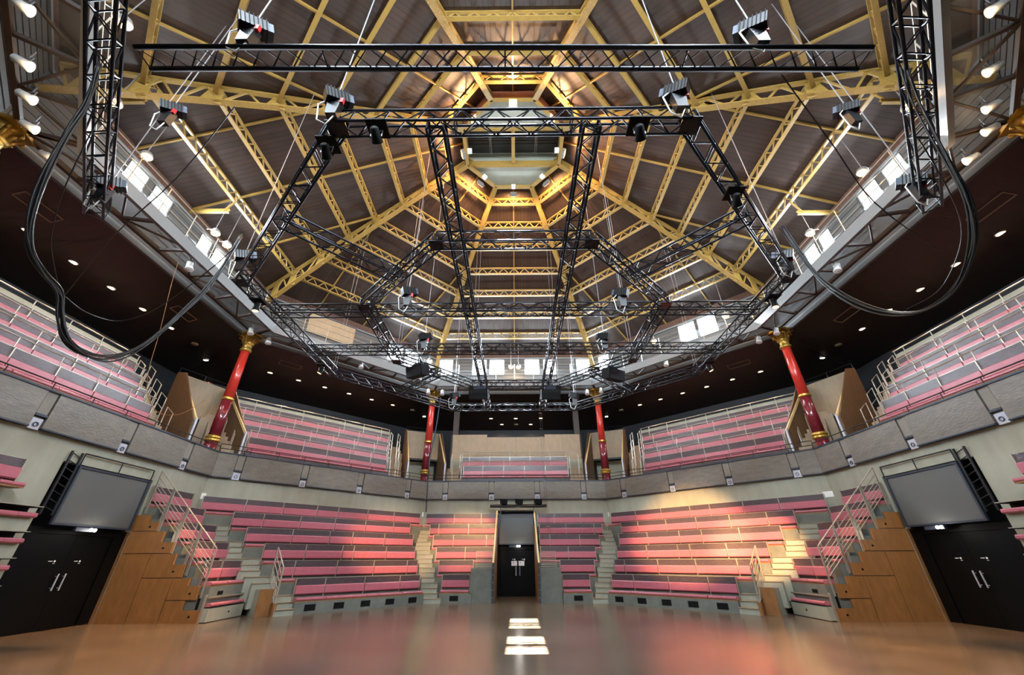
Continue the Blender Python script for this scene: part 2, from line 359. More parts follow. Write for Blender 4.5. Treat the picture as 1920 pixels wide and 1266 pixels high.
# ---- roof
R_IN, R_OUT = 2.2, 13.5
def zp(r): return 14.6 + 0.383 * (11.6 - r)            # under side of the purlins
def zr(r): return zp(r) + 0.50                          # under side of the boards
PUR = [11.6, 10.0, 8.4, 6.95, 5.5, 4.27, 3.05]
ADDED_HOLE = []  # openings added in the unseen back slope, shaped to cast the floor's sun patches
for (xa, xb, ya, yb) in ((-.19, .63, 2.72, 3.73), (-.17, .63, 1.60, 2.60), (-.18, .62, -.82, .32), (-.19, .62, -2.03, -.92)):
    pts = []
    for y in (ya, yb):
        k = SUN_DIR.y / -SUN_DIR.z; R = -y
        # Y = y - k*z ; r = -Y ; z = zr(r)
        r = (-y + k * (14.6 + .5 + .383 * 11.6)) / (1 + k * .383); pts.append(r)
    zc = zr(sum(pts) / 2); dx = SUN_DIR.x / -SUN_DIR.z * zc
    ADDED_HOLE.append((-(xb - dx), -(xa - dx), min(pts), max(pts)))   # s = -x on the back side
for f in ALL:
    c_ = struct('ceiling_' + FN[f], 'brown boarded roof slope with yellow purlins, side ' + FT[f], f, (0, RC, ZE))
    def slab(s0, s1, r0, r1, s2=None, s3=None):
        s2 = s0 if s2 is None else s2; s3 = s1 if s3 is None else s3
        return MB().prism([(s0, r0, zr(r0)), (s1, r0, zr(r0)), (s3, r1, zr(r1)), (s2, r1, zr(r1))], (0, 0, .06))
    ki, ko = R_IN * T8, (R_OUT + .1) * T8; ro = R_OUT + .1
    if f != 'B': slab(-ki, ki, R_IN, ro, -ko, ko).build('roof_boards', 'roof_boards', c_)
    else:
        sa = min(h[0] for h in ADDED_HOLE); sb_ = max(h[1] for h in ADDED_HOLE); m_ = MB()
        m_.prism([(-ki, R_IN, zr(R_IN)), (sa, R_IN, zr(R_IN)), (sa, ro, zr(ro)), (-ko, ro, zr(ro))], (0, 0, .06))
        m_.prism([(sb_, R_IN, zr(R_IN)), (ki, R_IN, zr(R_IN)), (ko, ro, zr(ro)), (sb_, ro, zr(ro))], (0, 0, .06))
        r = R_IN
        for h in sorted(ADDED_HOLE, key=lambda h: h[2]):
            m_.v += []; b2 = slab(sa, sb_, r, h[2]); m_.add(b2.v, b2.f); r = h[3]
        b2 = slab(sa, sb_, r, ro); m_.add(b2.v, b2.f)
        m_.build('roof_boards', 'roof_boards', c_)
    for r in PUR:
        if f == 'B' and r > 6: continue
        hs = r * T8 - .06; z0 = zp(r); b = MB()
        b.box(-hs, hs, r - .07, r + .07, z0, z0 + .045).box(-hs, hs, r - .045, r + .045, z0 + .41, z0 + .48)
        nseg = max(4, int(2 * hs / .30)); nseg += nseg % 2
        for i in range(nseg):
            a = -hs + 2 * hs * i / nseg; c = -hs + 2 * hs * (i + 1) / nseg
            p, q = ((a, r, z0 + .03), (c, r, z0 + .42)) if i % 2 == 0 else ((a, r, z0 + .42), (c, r, z0 + .03))
            b.bar(p, q, .045, .03, (0, 1, 0))
        b.build('purlin', 'ochre', c_)
    for s in (0, -.5, .5):
        so = s * RC * T8; ri = R_IN if s == 0 else abs(so) / T8 + .1; r1 = RC if f != 'B' else 6.0
        if ri > r1: continue
        MB().bar((so, ri, zr(ri) - .05), (so, r1, zr(r1) - .05), .055, .10).build('rafter', 'ochre', c_)
# ---- hips: riveted lattice ribs with an arched lower flange
HIPN = {0: ('front left', 112.5), 1: ('left front', 157.5), 2: ('left rear', 202.5), 3: ('back left', 247.5), 4: ('front right', 67.5), 5: ('right front', 22.5), 6: ('right rear', -22.5), 7: ('back right', -67.5)}
C8 = cos(pi / 8)
def zflange(r): return zp(r) - .02 - .75 * max(0, (r - 2.2) / 10.8) ** 2.2
for i, (nm, an) in HIPN.items():
    e = thing('hip_truss', 'yellow riveted roof rib with arched flange, %s corner' % nm, 'roof truss', (0, 0, 0), None, 'roof ribs')
    e.rotation_euler = (0, 0, radians(an - 90))
    N_ = 22; rs = [13.3 + (R_IN - 13.3) * k / N_ for k in range(N_ + 1)]
    lo = [(0, r / C8, zflange(r)) for r in rs]; up = [(0, r / C8, zr(r) - .10) for r in rs]
    fl_ = MB()
    for k in range(N_): fl_.bar(lo[k], lo[k + 1], .22, .045)
    fl_.build('flange', 'ochre', e)
    MB().bar(up[0], up[-1], .14, .10).build('top_chord', 'ochre', e)
    lc = MB()
    for k in range(N_):
        p, q = (lo[k], up[k + 1]) if k % 2 else (up[k], lo[k + 1]); lc.bar(p, q, .07, .05, (1, 0, 0))
    lc.build('lattice', 'ochre', e)
    for r in PUR + [12.6]:
        w2 = .28 if r > 4 else .15; MB().prism([(-.012, (r - w2) / C8, zflange(r)), (-.012, (r + w2) / C8, zflange(r)), (-.012, (r + w2 * .5) / C8, zr(r) - .1), (-.012, (r - w2 * .5) / C8, zr(r) - .1)], (.024, 0, 0)).build('gusset', 'ochre', e)
    rv = MB()
    for k in range(90):
        r = 13.2 + (R_IN - 13.2) * k / 90
        for x in (-.075, .075): rv.add([(x + dx, r / C8 + dy, zflange(r) - .025 - dz) for dx, dy, dz in ((-.018, -.018, 0), (.018, -.018, 0), (.018, .018, 0), (-.018, .018, 0), (0, 0, .02))], [(0, 1, 4), (1, 2, 4), (2, 3, 4), (3, 0, 4)])
    rv.build('rivets', 'ochre', e, kind='stuff')
# ---- lantern
ln = struct('ceiling_lantern', 'octagonal grey lantern at the top of the roof with yellow ring beam', None, (0, 0, 18))
for f in ALL:
    n, t = nt(f); rot = Matrix.Rotation(face_rot(f), 3, 'Z')
    def RT(v): return rot @ Vector(v)
    k = R_IN * T8
    b = MB(); b.bar(RT((-k - .03, R_IN, 18.22)), RT((k + .03, R_IN, 18.22)), .16, .12); b.build('ring_beam', 'ochre', ln)
    b = MB(); b.bar(RT((-k, R_IN, 18.72)), RT((k, R_IN, 18.72)), .14, .10); b.build('upper_ring_beam', 'ochre', ln)
    b = MB(); b.bar(RT((-k, R_IN, 18.25)), RT((0, R_IN, 18.72)), .04, .05); b.bar(RT((0, R_IN, 18.25)), RT((-k, R_IN, 18.72)), .04, .05)
    b.bar(RT((k, R_IN, 18.25)), RT((0, R_IN, 18.72)), .04, .05); b.bar(RT((0, R_IN, 18.25)), RT((k, R_IN, 18.72)), .04, .05); b.bar(RT((0, R_IN, 18.2)), RT((0, R_IN, 18.9)), .06, .06)
    b.build('cross_bracing', 'ochre', ln)
    b = MB(); b.add([RT(v) for v in ((-k - .1, R_IN + .1, 18.2), (k + .1, R_IN + .1, 18.2), (k + .1, R_IN + .1, 20.3), (-k - .1, R_IN + .1, 20.3))], [(0, 1, 2, 3)]); b.build('side_panel', 'band_brown', ln)
cp = [Vector((cos(radians(22.5 + 45 * i)) * 2.55, sin(radians(22.5 + 45 * i)) * 2.55, 19.15)) for i in range(8)]
LB0 = onz(968, 310, 18.36).y; LB1 = onz(968, 240, 18.36).y
def octo_cut(y0, y1, z):
    h = lambda y: min(2.25, (2.25 * (1 + T8) + .001 - abs(y))) if abs(y) > 2.25 * T8 else 2.25
    ys = sorted({y0, y1, *[y for y in (-.932, .932) if y0 < y < y1]}); L_ = [(-h(y), y, z) for y in ys]; R_ = [(h(y), y, z) for y in reversed(ys)]
    return R_ + L_
MB().prism(octo_cut(LB0, 2.25, 18.36), (0, 0, .05)).build('lantern_panel', 'lantern_grey', ln)
MB().prism(octo_cut(-2.25, LB1, 18.36), (0, 0, .05)).build('lantern_panel', 'lantern_grey', ln)
MB().box(-2.25, 2.25, LB1, LB0, 19.3, 19.36).build('lantern_recess', 'louver', ln)
MB().box(-2.2, 2.2, LB0 - .08, LB0 + .04, 18.26, 18.6).build('beam', 'ochre', ln); MB().box(-2.2, 2.2, LB1 - .04, LB1 + .08, 18.26, 18.6).build('beam', 'ochre', ln)
MB().box(-.08, .08, LB1, LB0, 18.30, 18.5).build('beam', 'ochre', ln)
MB().box(-2.25, 2.25, LB0 + .02, LB0 + .06, 18.36, 19.36).build('recess_side', 'lantern_grey', ln); MB().box(-2.25, 2.25, LB1 - .06, LB1 - .02, 18.36, 19.36).build('recess_side', 'lantern_grey', ln)
for s in (-2.25, 2.2): MB().box(s, s + .05, LB1, LB0, 18.36, 19.3).build('recess_side', 'louver', ln)
for i in range(9): MB().box(-2.2, 2.2, LB1 + .1 + i * .16, LB1 + .22 + i * .16, 19.24, 19.27).build('louver_slat', 'louver', ln)
for s in (-1.1, 1.1):
    b = MB()
    for dx in (-.04, .04): b.tube((s + dx, LB1, 19.1), (s + dx, LB0, 19.1), .012, 5)
    for i in range(14): b.tube((s - .05, LB1 + i * .1, 19.1), (s + .05, LB1 + .05 + i * .1, 19.1), .01, 4)
    b.build('rope_ladder', 'cable_white', ln)
# ================================================================== SEATING
P_, Q_ = 0.66, 0.566
def RB(k): return 9.2 + P_ * k
def ZTOP(k): return 1.055 + Q_ * k
def RF(k): return 8.80 + P_ * k
def ZS(k): return 0.48 + Q_ * k
def rounded(y0, y1, z0, z1, c):
    return [(y0 + c, z0), (y1 - c, z0), (y1, z0 + c), (y1, z1 - c), (y1 - c, z1), (y0 + c, z1), (y0, z1 - c), (y0, z0 + c)]
def bench(f, cells, rf, rb, zs, zt, label, group, rail=None, back=True, legs=True):
    s0, s1 = cells[0], cells[-1]
    e = thing('padded_bench', label, 'bench', ((s0 + s1) / 2, rf, zs - .1), f, group)
    MB().box(s0, s1, rf + .03, rb - .02, zs - .125, zs - .09).build('seat_board', 'plywood', e)
    for a, c in zip(cells[:-1], cells[1:]):
        n = max(1, round((c - a) / .5)); w2 = (c - a - .02) / n
        sc = MB()
        for i in range(n):
            x0 = a + .01 + i * w2; sc.prof(rounded(rf, rb - .07, zs - .09, zs, .028), x0 + .004, x0 + w2 - .004)
        sc.build('seat_cushion', 'pink', e)
        if back:
            MB().box(a + .012, c - .012, rb - .01, rb + .02, zs + .07, zt).build('back_board', 'backboard', e)
            MB().prof(rounded(rb - .085, rb - .012, zs + .085, zs + .365, .03), a + .022, c - .022).build('back_cushion', 'pink', e)
    if back:
        for s in cells:
            p = MB().box(s - .014, s + .014, rb - .05, rb + .035, zs - .1, zt + .012)
            if rail: p.tube((s, rb + .02, zt), (s, rb + .02, rail), .018, 6)
            p.build('post', 'rail', e)
        MB().box(s0, s1, rb - .014, rb + .03, zt, zt + .015).build('top_trim', 'rail', e)
        if rail: MB().tube((s0 - .05, rb + .02, rail), (s1 + .05, rb + .02, rail), .021, 6).build('guard_rail', 'rail', e)
    return e
def px_cells(f, xs, y0, y1, r):
    n = len(xs); out = []
    for x in xs:
        y = y0 + (y1 - y0) * (x - xs[0]) / (xs[-1] - xs[0]); out.append(onface(x, y, f, r)[0])
    return out
def zc(o, v): return [o + x / 2.971 for x in v]
LOW = {}
LOW['FL'] = [([556.7, 611.3, 684.3, 749.9, 787], 1082.3, 1079), ([527.1, 554.7, 633.1, 701.5, 763.4, 782.9], 1050.4, 1051), ([497, 575, 643.2, 664.5, 724.7, 778.5], 1019.4, 1025.1),
             ([465, 550.7, 619.7, 662.4, 721.7, 774.5], 987, 1002.2), ([440, 496.8, 565.2, 629.1, 686, 738.2, 769.5], 958, 981.4), ([383.7, 464.5, 533.9, 596.1, 635.8, 690.4, 739.2, 788], 927, 962.9)]
LOW['FR'] = [(zc(960, [555, 677, 870, 1090, 1245]), 1078, 1081), (zc(960, [570, 627, 810, 1020, 1250, 1335]), 1048, 1048), (zc(960, [583, 747, 920, 987, 1190, 1418]), 1023, 1015),
             (zc(960, [595, 752, 928, 1052, 1260]) + [1462], 1000, 984), (zc(960, [607, 700, 855, 1022, 1207, 1413]) + [1487], 980, 956), (zc(960, [550, 685, 828, 987, 1097, 1280]) + [1457.5, 1542.7], 961, 923)]
YF = [1077.4, 1050.6, 1025.9, 1002.2, 981.7, 962.7]
fl_px = [[830, 881.5], [823.7, 887.9], [819, 872.7, 926.4], [813.3, 850.6, 912.2, 931], [807.3, 823.7, 879, 933.4], [800, 852.2, 902.7, 935]]
fr_px = [[1053.6, 1104.9], [1049.7, 1113.8], [1013.3, 1065, 1116], [1011.7, 1030.7, 1086, 1123], [1011, 1060.7, 1112.8, 1128], [1008, 1038.6, 1087.5, 1131]]
BLK = {}
for f in ('FL', 'FR'):
    BLK[f] = [(f, k, px_cells(f, xs, y0, y1, RB(k))) for k, (xs, y0, y1) in enumerate(LOW[f])]
BLK['f-'] = [('F', k, px_cells('F', xs, YF[k], YF[k], RB(k))) for k, xs in enumerate(fl_px)]
BLK['f+'] = [('F', k, px_cells('F', xs, YF[k], YF[k], RB(k))) for k, xs in enumerate(fr_px)]
for nm, m in (('L', 1), ('R', -1)):
    BLK[nm] = []
    for k in range(1, 6):
        cells = [2.80, 3.60, 4.66] if k % 2 else [2.80, 3.85, 4.66]
        BLK[nm].append((nm, k, cells if m > 0 else sorted(-c for c in cells)))
WHERE = {'FL': 'of the wide lower block left of the central doorway', 'FR': 'of the wide lower block right of the central doorway',
         'f-': 'of the narrow block just left of the central doorway', 'f+': 'of the narrow block just right of the central doorway',
         'L': 'of the short block beside the left plywood stair wall', 'R': 'of the short block beside the right plywood stair wall'}
for key, rows in BLK.items():
    f = rows[0][0]
    st = thing('seating_stand', 'grey stepped stand under the benches ' + WHERE[key], 'stand', (0, RF(rows[0][1]), 0), f, 'lower seating stands')
    for f, k, cells in rows:
        bench(f, cells, RF(k), RB(k), ZS(k), ZTOP(k), 'pink padded bench, %s row up %s' % (NTH[k], WHERE[key]), 'lower benches')
        a, c = cells[0], cells[-1]
        if key == 'f-': c2 = min(c + .1, -1.06)
        elif key == 'f+': a -= 0; c2 = c
        else: c2 = c
        MB().box(a - .03, c2 + .03, 8.78 + P_ * k, RB(k) + .03, 0, ZS(k) - .125).build('seat_base', 'concrete_dark', st)
        if k < 5: MB().box(a - .03, c2 + .03, RB(k) + .03, 8.78 + P_ * (k + 1), 0, Q_ * (k + 1)).build('tread', 'concrete_dark', st)
        if k == 0:
            for i in range(max(1, int((c - a) / .95))):
                nn = max(1, int((c - a) / .95)); s = a + (c - a) * (i + .5) / nn
                MB().box(s - .19, s + .19, 8.765, 8.80, .09, .28).build('vent', 'black', st)
        if key in 'LR':
            MB().box(*( (3.2, 3.45) if key == 'L' else (-3.45, -3.2)), 8.765 + P_ * k, 8.80 + P_ * k, Q_ * k + .12, Q_ * k + .22).build('vent', 'black', st)
# first row of the side blocks: pushed-in drawer bench in a dark slot
for m in (1, -1):
    f = sgn_faces(m)['L']; wd = WORD[m]
    e = thing('drawer_bench', 'pushed-in bench at floor level in a dark slot, %s of the stage' % wd, 'bench', (m * 3.7, 9.3, 0), f)
    MB().box(m * 2.76, m * 4.55, 9.28, 9.44, 0.02, .36).build('drawer_front', 'concrete', e)
    b = MB(); n = 4
    for i in range(n): b.prof(rounded(9.26, 9.62, .40, .49, .028), m * (2.8 + i * .42), m * (2.8 + i * .42 + .41))
    b.build('seat_cushion', 'pink', e)
    MB().box(m * 2.76, m * 4.62, 9.62, 9.70, 0, .70).build('slot_back', 'black', e)
    MB().box(m * 2.76, m * 4.62, 9.36, 9.42, .62, .66).build('slot_lip', 'rail', e)
    MB().tube((m * 3.8, 9.27, .2), (m * 3.8, 9.285, .2), .03, 10).build('lock', 'black', e)
# retracted stand past the side doors
for m in (1, -1):
    f = sgn_faces(m)['L']; wd = WORD[m]
    st = thing('retracted_stand', 'closed telescopic stand of stacked rows past the %s doors' % wd, 'stand', (m * -2.5, 12.1, 0), f)
    s0, s1 = m * -0.80, m * -4.9
    for k in range(5):
        z0 = Q_ * k
        MB().box(s0, s1, 12.10, 12.5, z0 + .0, z0 + .30).build('row_front', 'concrete', st)
        MB().box(s0, s1, 12.34, 12.5, z0 + .30, z0 + .566).build('slot', 'black', st); MB().box(s0, s1, 12.0, 12.34, z0 + .53, z0 + .545).build('slot_top', 'black', st)
        MB().box(s0, s1, 11.98, 12.1, z0 + .545, z0 + .564).build('row_lip', 'rail', st)
        MB().box(m * -1.6, m * -2.0, 12.085, 12.105, z0 + .10, z0 + .22).build('vent', 'black', st)
        b = MB(); w2 = 4.0 / 9
        for i in range(9): b.prof(rounded(11.98, 12.30, z0 + .30, z0 + .41, .03), m * (-.84 - i * w2), m * (-.84 - (i + 1) * w2 + .01))
        b.build('seat_cushion', 'pink', st)
    cells = sorted(m * c for c in (-1.35, -2.5, -3.6, -4.8))
    bench(f, cells, RF(5), RB(5), ZS(5), ZTOP(5), 'pink padded bench on top of the closed stand past the %s doors' % wd, 'lower benches')
# ------------------------------------------------------------------ aisle stairs
for m in (1, -1):
    wd = WORD[m]
    e = thing('aisle_stairs', 'narrow concrete aisle stairs just %s of the central benches' % wd, 'stairs', (-m * 3.6, 8.78, 0), 'F')
    for j in range(18):
        r0 = 8.60 + .22 * j; c = -m * (r0 * T8 + .13); hwid = .36 if j % 3 else .44
        so_ = min(abs(c) + hwid, 5.12); si_ = abs(c) - hwid; MB().box(-m * si_, -m * so_, r0, min(r0 + .45, 12.4), 0 if j < 2 else .189 * (j - 2), .189 * (j + 1) - .02).build('step', 'concrete', e); MB().box(-m * si_, -m * so_, r0 - .035, min(r0 + .45, 12.4), .189 * (j + 1) - .02, .189 * (j + 1)).build('nosing', 'plywood_pale', e)  # nosing's paler colour stands in for shade between steps
    F2 = sgn_faces(m)['FL']
    e = thing('aisle_stairs', 'wide concrete aisle stairs at the outer end of the %s block' % wd, 'stairs', (-m * 2.3, 8.78, 0), F2)
    rows = BLK['FL' if m > 0 else 'FR']
    for j in range(18):
        k = min(5, j // 3); r0 = 8.72 + .22 * j; cells = rows[k][2]; se = abs(cells[0] if m > 0 else cells[-1])
        s_out = min(-se - .62, 6.55 - r0 - .25) if j > 2 else -se - .66
        if j > 6: s_out = min(s_out, -(r0 * T8))
        s_out = max(s_out, -5.1)
        MB().box(-m * (se + .03), m * s_out, r0, min(r0 + .5, 12.45), 0 if j < 3 else .189 * (j - 3), .189 * (j + 1) - .02).build('step', 'concrete', e); MB().box(-m * (se + .03), m * s_out, r0 - .035, min(r0 + .5, 12.45), .189 * (j + 1) - .02, .189 * (j + 1)).build('nosing', 'plywood_pale', e)  # same paler nosing in place of shading at each step edge
    MB().box(m * -2.70, m * -2.62, 8.72, 9.7, 0, .36).build('side_board', 'plywood', e)
    MB().box(m * -3.15, m * -2.72, 9.05, 9.1, 0, .78).build('side_board', 'plywood', e)
    MB().box(m * -3.15, m * -2.72, 9.1, 10.2, 0, .76).build('landing', 'concrete', e)
    # railing of this stair
    rl = thing('stair_railing', 'steel railing with sloping bars at the foot of the %s outer stairs' % wd, 'railing', (m * -2.66, 8.75, 0), F2)
    pa = (m * -2.68, 8.80, 0); pb = (m * -2.72, 9.75, .62)
    MB().bar(pa, (pa[0], pa[1], 1.42), .05, .05).build('post', 'rail', rl); MB().bar((pb[0], pb[1], .4), (pb[0], pb[1], 2.05), .05, .05).build('post', 'rail', rl)
    for i, h in enumerate((0, .25, .48, .70, .80, .90, 1.0, 1.1)):
        MB().tube((pa[0], pa[1], 1.42 - h), (pb[0], pb[1], 2.05 - h), .022 if i == 0 else .012, 6).build('top_rail' if i == 0 else 'bar', 'rail', rl)
# ------------------------------------------------------------------ plywood side walls of the side entrances
for m in (1, -1):
    f = sgn_faces(m)['L']; wd = WORD[m]
    e = thing('plywood_side_wall', 'stepped plywood wall beside the %s double doors' % wd, 'side wall', (m * 2.7, 9.5, 0), f)
    def pl(pts):
        MB().prism([(m * 2.68, r, z) for r, z in pts], (m * .06, 0, 0)).build('panel', 'plywood', e)
    g = .008
    pl([(9.48, 0), (10.62, 0), (10.62, .57), (10.02, .57), (10.02, .33), (9.48, .33)])
    pl([(9.72, .59), (10.62, .59), (10.62, 1.15), (10.10, 1.15), (10.10, .95), (9.72, .95)])
    pl([(10.64, 0), (11.60, 0), (11.60, 1.15), (10.64, 1.15)])
    pl([(10.40, 1.17), (11.60, 1.17), (11.60, 1.82), (10.80, 1.82), (10.80, 1.52), (10.40, 1.52)])
    pl([(11.62, 0), (12.56, 0), (12.56, 1.82), (11.62, 1.82)])
    pl([(11.02, 1.84), (12.56, 1.84), (12.56, 2.46), (11.45, 2.46), (11.45, 2.15), (11.02, 2.15)])
    pl([(12.58, 0), (12.86, 0), (12.86, 2.46), (12.58, 2.46)])
    pl([(11.75, 2.48), (12.6, 2.48), (12.6, 2.95), (12.1, 2.95), (12.1, 2.75), (11.75, 2.75)])
    for r, z in ((9.75, .17), (9.95, .75), (10.7, 1.33), (11.3, 1.98), (12.0, 2.6)): MB().tube((m * 2.665, r, z), (m * 2.69, r, z), .03, 10).build('finger_hole', 'black', e)
    # stepped railing above it
    rl = thing('stair_railing', 'long stepped steel railing above the %s plywood wall' % wd, 'railing', (m * 2.74, 9.7, .9), f)
    secs = [(9.62, 10.3), (10.33, 11.0), (11.03, 11.7), (11.73, 12.4)]
    def zl(r): return .98 + (r - 9.62) * .86
    for a, c in secs:
        for r in (a, c): MB().bar((m * 2.74, r, zl(r) - .35), (m * 2.74, r, zl(r) + 1.0), .04, .04).build('post', 'rail', rl)
        for i, h in enumerate((1.0, .78, .62, .50, .38, .26, .14)):
            MB().tube((m * 2.74, a, zl(a) + h), (m * 2.74, c, zl(c) + h), .02 if i == 0 else .012, 6).build('top_rail' if i == 0 else 'bar', 'rail', rl)
    MB().bar((m * 2.74, 9.46, 0), (m * 2.74, 9.46, .72), .05, .05).build('guard_post', 'rail', rl)
# ------------------------------------------------------------------ blocks beside the central doorway
for m in (1, -1):
    wd = WORD[m]; x = -m
    e = thing('doorway_side_block', 'grey concrete block with bar grille just %s of the central doorway' % wd, 'block', (x * 1.5, 8.9, 0), 'F')
    MB().box(x * 1.06, x * 2.02, 8.95, 9.9, 0, 1.30).build('block', 'concrete_dark', e)
    for i in range(9): MB().tube((x * 1.08, 8.98, 1.36 + i * .075), (x * 1.80, 8.98, 1.36 + i * .075), .011, 5).build('bar', 'rail', e)
    for s in (1.08, 1.80): MB().tube((x * s, 8.98, 1.3), (x * s, 8.98, 1.98), .013, 5).build('post', 'rail', e)
    e = thing('doorway_side_wall', 'thin steel-edged plywood wall on the %s of the central doorway' % wd, 'side wall', (x * 1.02, 8.8, 0), 'F')
    MB().prism([(x * .99, 8.80, 0), (x * .99, 12.5, 0), (x * .99, 12.5, 3.3), (x * .99, 11.9, 3.2), (x * .99, 9.0, 1.35), (x * .99, 8.80, 1.35)], (x * .06, 0, 0)).build('panel', 'plywood', e)
    MB().box(x * .97, x * 1.07, 8.76, 8.82, 0, 1.50).build('steel_edge', 'steel_dark', e)
    for i in range(5): MB().tube((x * 1.02, 8.755, .2 + i * .28), (x * 1.02, 8.765, .2 + i * .28), .015, 6).build('bolt', 'plate', e)
    MB().bar((x * 1.02, 8.80, 1.48), (x * 1.02, 12.1, 3.95), .07, .12).build('handrail', 'ash_rail', e)
    MB().bar((x * 1.02, 8.84, 1.22), (x * 1.02, 12.1, 3.62), .03, .05).build('lower_rail', 'ash_rail', e)
# ------------------------------------------------------------------ upper tier
def URF(k): return 13.25 + .70 * k
def UZS(k): return 6.04 + .70 * k
UP = {}
ul = [(464.3, 843.3), (449.2, 817.7), (437.7, 792.9), (425.3, 770.7)]; ur = [(728.1, 883.2), (729, 863.7), (730.8, 849.5), (732.6, 832.7)]
def cells_even(a, c, w=1.25, off=0.0):
    xs = [a]; x = a + w * (1 - off)
    while x < c - .25: xs.append(x); x += w
    return xs + [c]
UP['FL'] = []
for k in range(4):
    a = onface(*ul[k], 'FL', URF(k))[0]; c = onface(*ur[k], 'FL', URF(k))[0]; UP['FL'].append(cells_even(a, c, 1.22, .35 * (k % 3)))
le = [(290, 795), (278, 766), (270, 736), (262, 705)]
UP['L'] = [cells_even(-4.6, onface(*le[k], 'L', URF(k))[0], 1.22, .3 * (k % 3)) for k in range(4)]
UP['FR'] = [sorted(-s for s in r) for r in UP['FL']]; UP['R'] = [sorted(-s for s in r) for r in UP['L']]
UP['F'] = [[-3.2, -2.0, -.72, .56, 1.85, 3.25], [-3.4, -2.95, -1.65, -.35, .95, 2.25, 3.35]]
UWHERE = {'F': 'of the centre balcony block facing the camera', 'FL': 'of the balcony block left of centre', 'FR': 'of the balcony block right of centre', 'L': 'of the balcony block along the left side', 'R': 'of the balcony block along the right side'}
for f, rows in UP.items():
    st = thing('balcony_stand', 'grey stepped floor under the benches ' + UWHERE[f], 'stand', (0, URF(0), 5.25), f, 'balcony stands')
    for k, cells in enumerate(rows):
        rf, zs = URF(k), UZS(k); a, c = cells[0], cells[-1]
        bench(f, cells, rf, rf + .40, zs, zs + .66, 'pink padded bench, %s row up %s' % (NTH[k], UWHERE[f]), 'balcony benches', rail=zs + .98)
        MB().box(a - .05, c + .05, rf, rf + .42, 5.25, zs - .125).build('seat_base', 'backboard', st)
        MB().box(a - .05, c + .05, rf + .42, rf + .70, 5.25, zs + .25).build('tread', 'concrete_dark', st)
    n = len(rows); a, c = rows[-1][0], rows[-1][-1]; r1 = URF(n - 1) + .55
    if f != 'F':
        MB().box(a - .1, c + .1, r1, r1 + .1, 5.25, UZS(n - 1) + .88).build('back_wall', 'concrete', st)
    # side stairs and hoop handrails at both ends
    for end in (0, -1):
        if f in 'LR' and ((f == 'L') == (end == 0)): continue
        sgn = -1 if end == 0 else 1
        for k in range(n):
            s = rows[k][end] + sgn * .12; z = UZS(k) - .35; r = URF(k) + .1
            h = MB(); h.path([(s, r, z), (s, r, z + .95), (s, r + .32, z + 1.22), (s, r + .32, z + .1)], .02, 6); h.build('hoop_rail', 'rail', st)
            h = MB(); h.path([(s + sgn * .55, r, z), (s + sgn * .55, r, z + .95), (s + sgn * .55, r + .32, z + 1.22), (s + sgn * .55, r + .32, z + .1)], .018, 6); h.build('hoop_rail', 'rail', st)
            for j in range(3):
                MB().box(s, s + sgn * .8, URF(k) + j * .23, URF(k) + (j + 1) * .23 + .02, 5.25, 5.55 + .70 * k + j * .233).build('step', 'plywood_pale', st)
# plywood back wall of the centre balcony block
e = thing('booth_wall', 'tall plywood wall with cut-out behind the centre balcony benches', 'partition', (0, 14.75, 5.25), 'F')
zb_, zt_ = 7.35, onface(968, 815, 'F', 14.8)[2]; zc_ = onface(968, 820, 'F', 14.8)[2]
xa = onface(848, 820, 'F', 14.8)[0]; xb = onface(1088, 820, 'F', 14.8)[0]; c0 = onface(913, 820, 'F', 14.8)[0]; c1 = onface(1021, 820, 'F', 14.8)[0]
for a, c, z in ((xa, c0, zt_), (c0 + .01, (c0 + c1) / 2, zc_), ((c0 + c1) / 2 + .01, c1, zc_), (c1 + .01, (c1 + xb) / 2, zt_), ((c1 + xb) / 2 + .01, xb, zt_)):
    MB().box(a, c, 14.8, 14.9, zb_, z).build('panel', 'plywood_pale', e)
MB().box(xa, xb, 14.78, 14.9, 5.25, zb_).build('lower_panel', 'concrete', e)
for x in (xa, xb): MB().box(x - .05, x + .05, 14.8, 16.6, 5.25, zt_).build('side_panel', 'brown_post', e)
for x, y in ((856, 790), (1080, 790)):
    s = onface(x, y, 'F', 14.95)[0]
    tag(MB().box(s - .19, s + .19, 14.92, 15.3, zt_ - .4, 10.86).build('booth_post', 'brown_post'), 'square brown post on the %s end of the plywood balcony wall' % ('left' if x < 900 else 'right'), 'post')
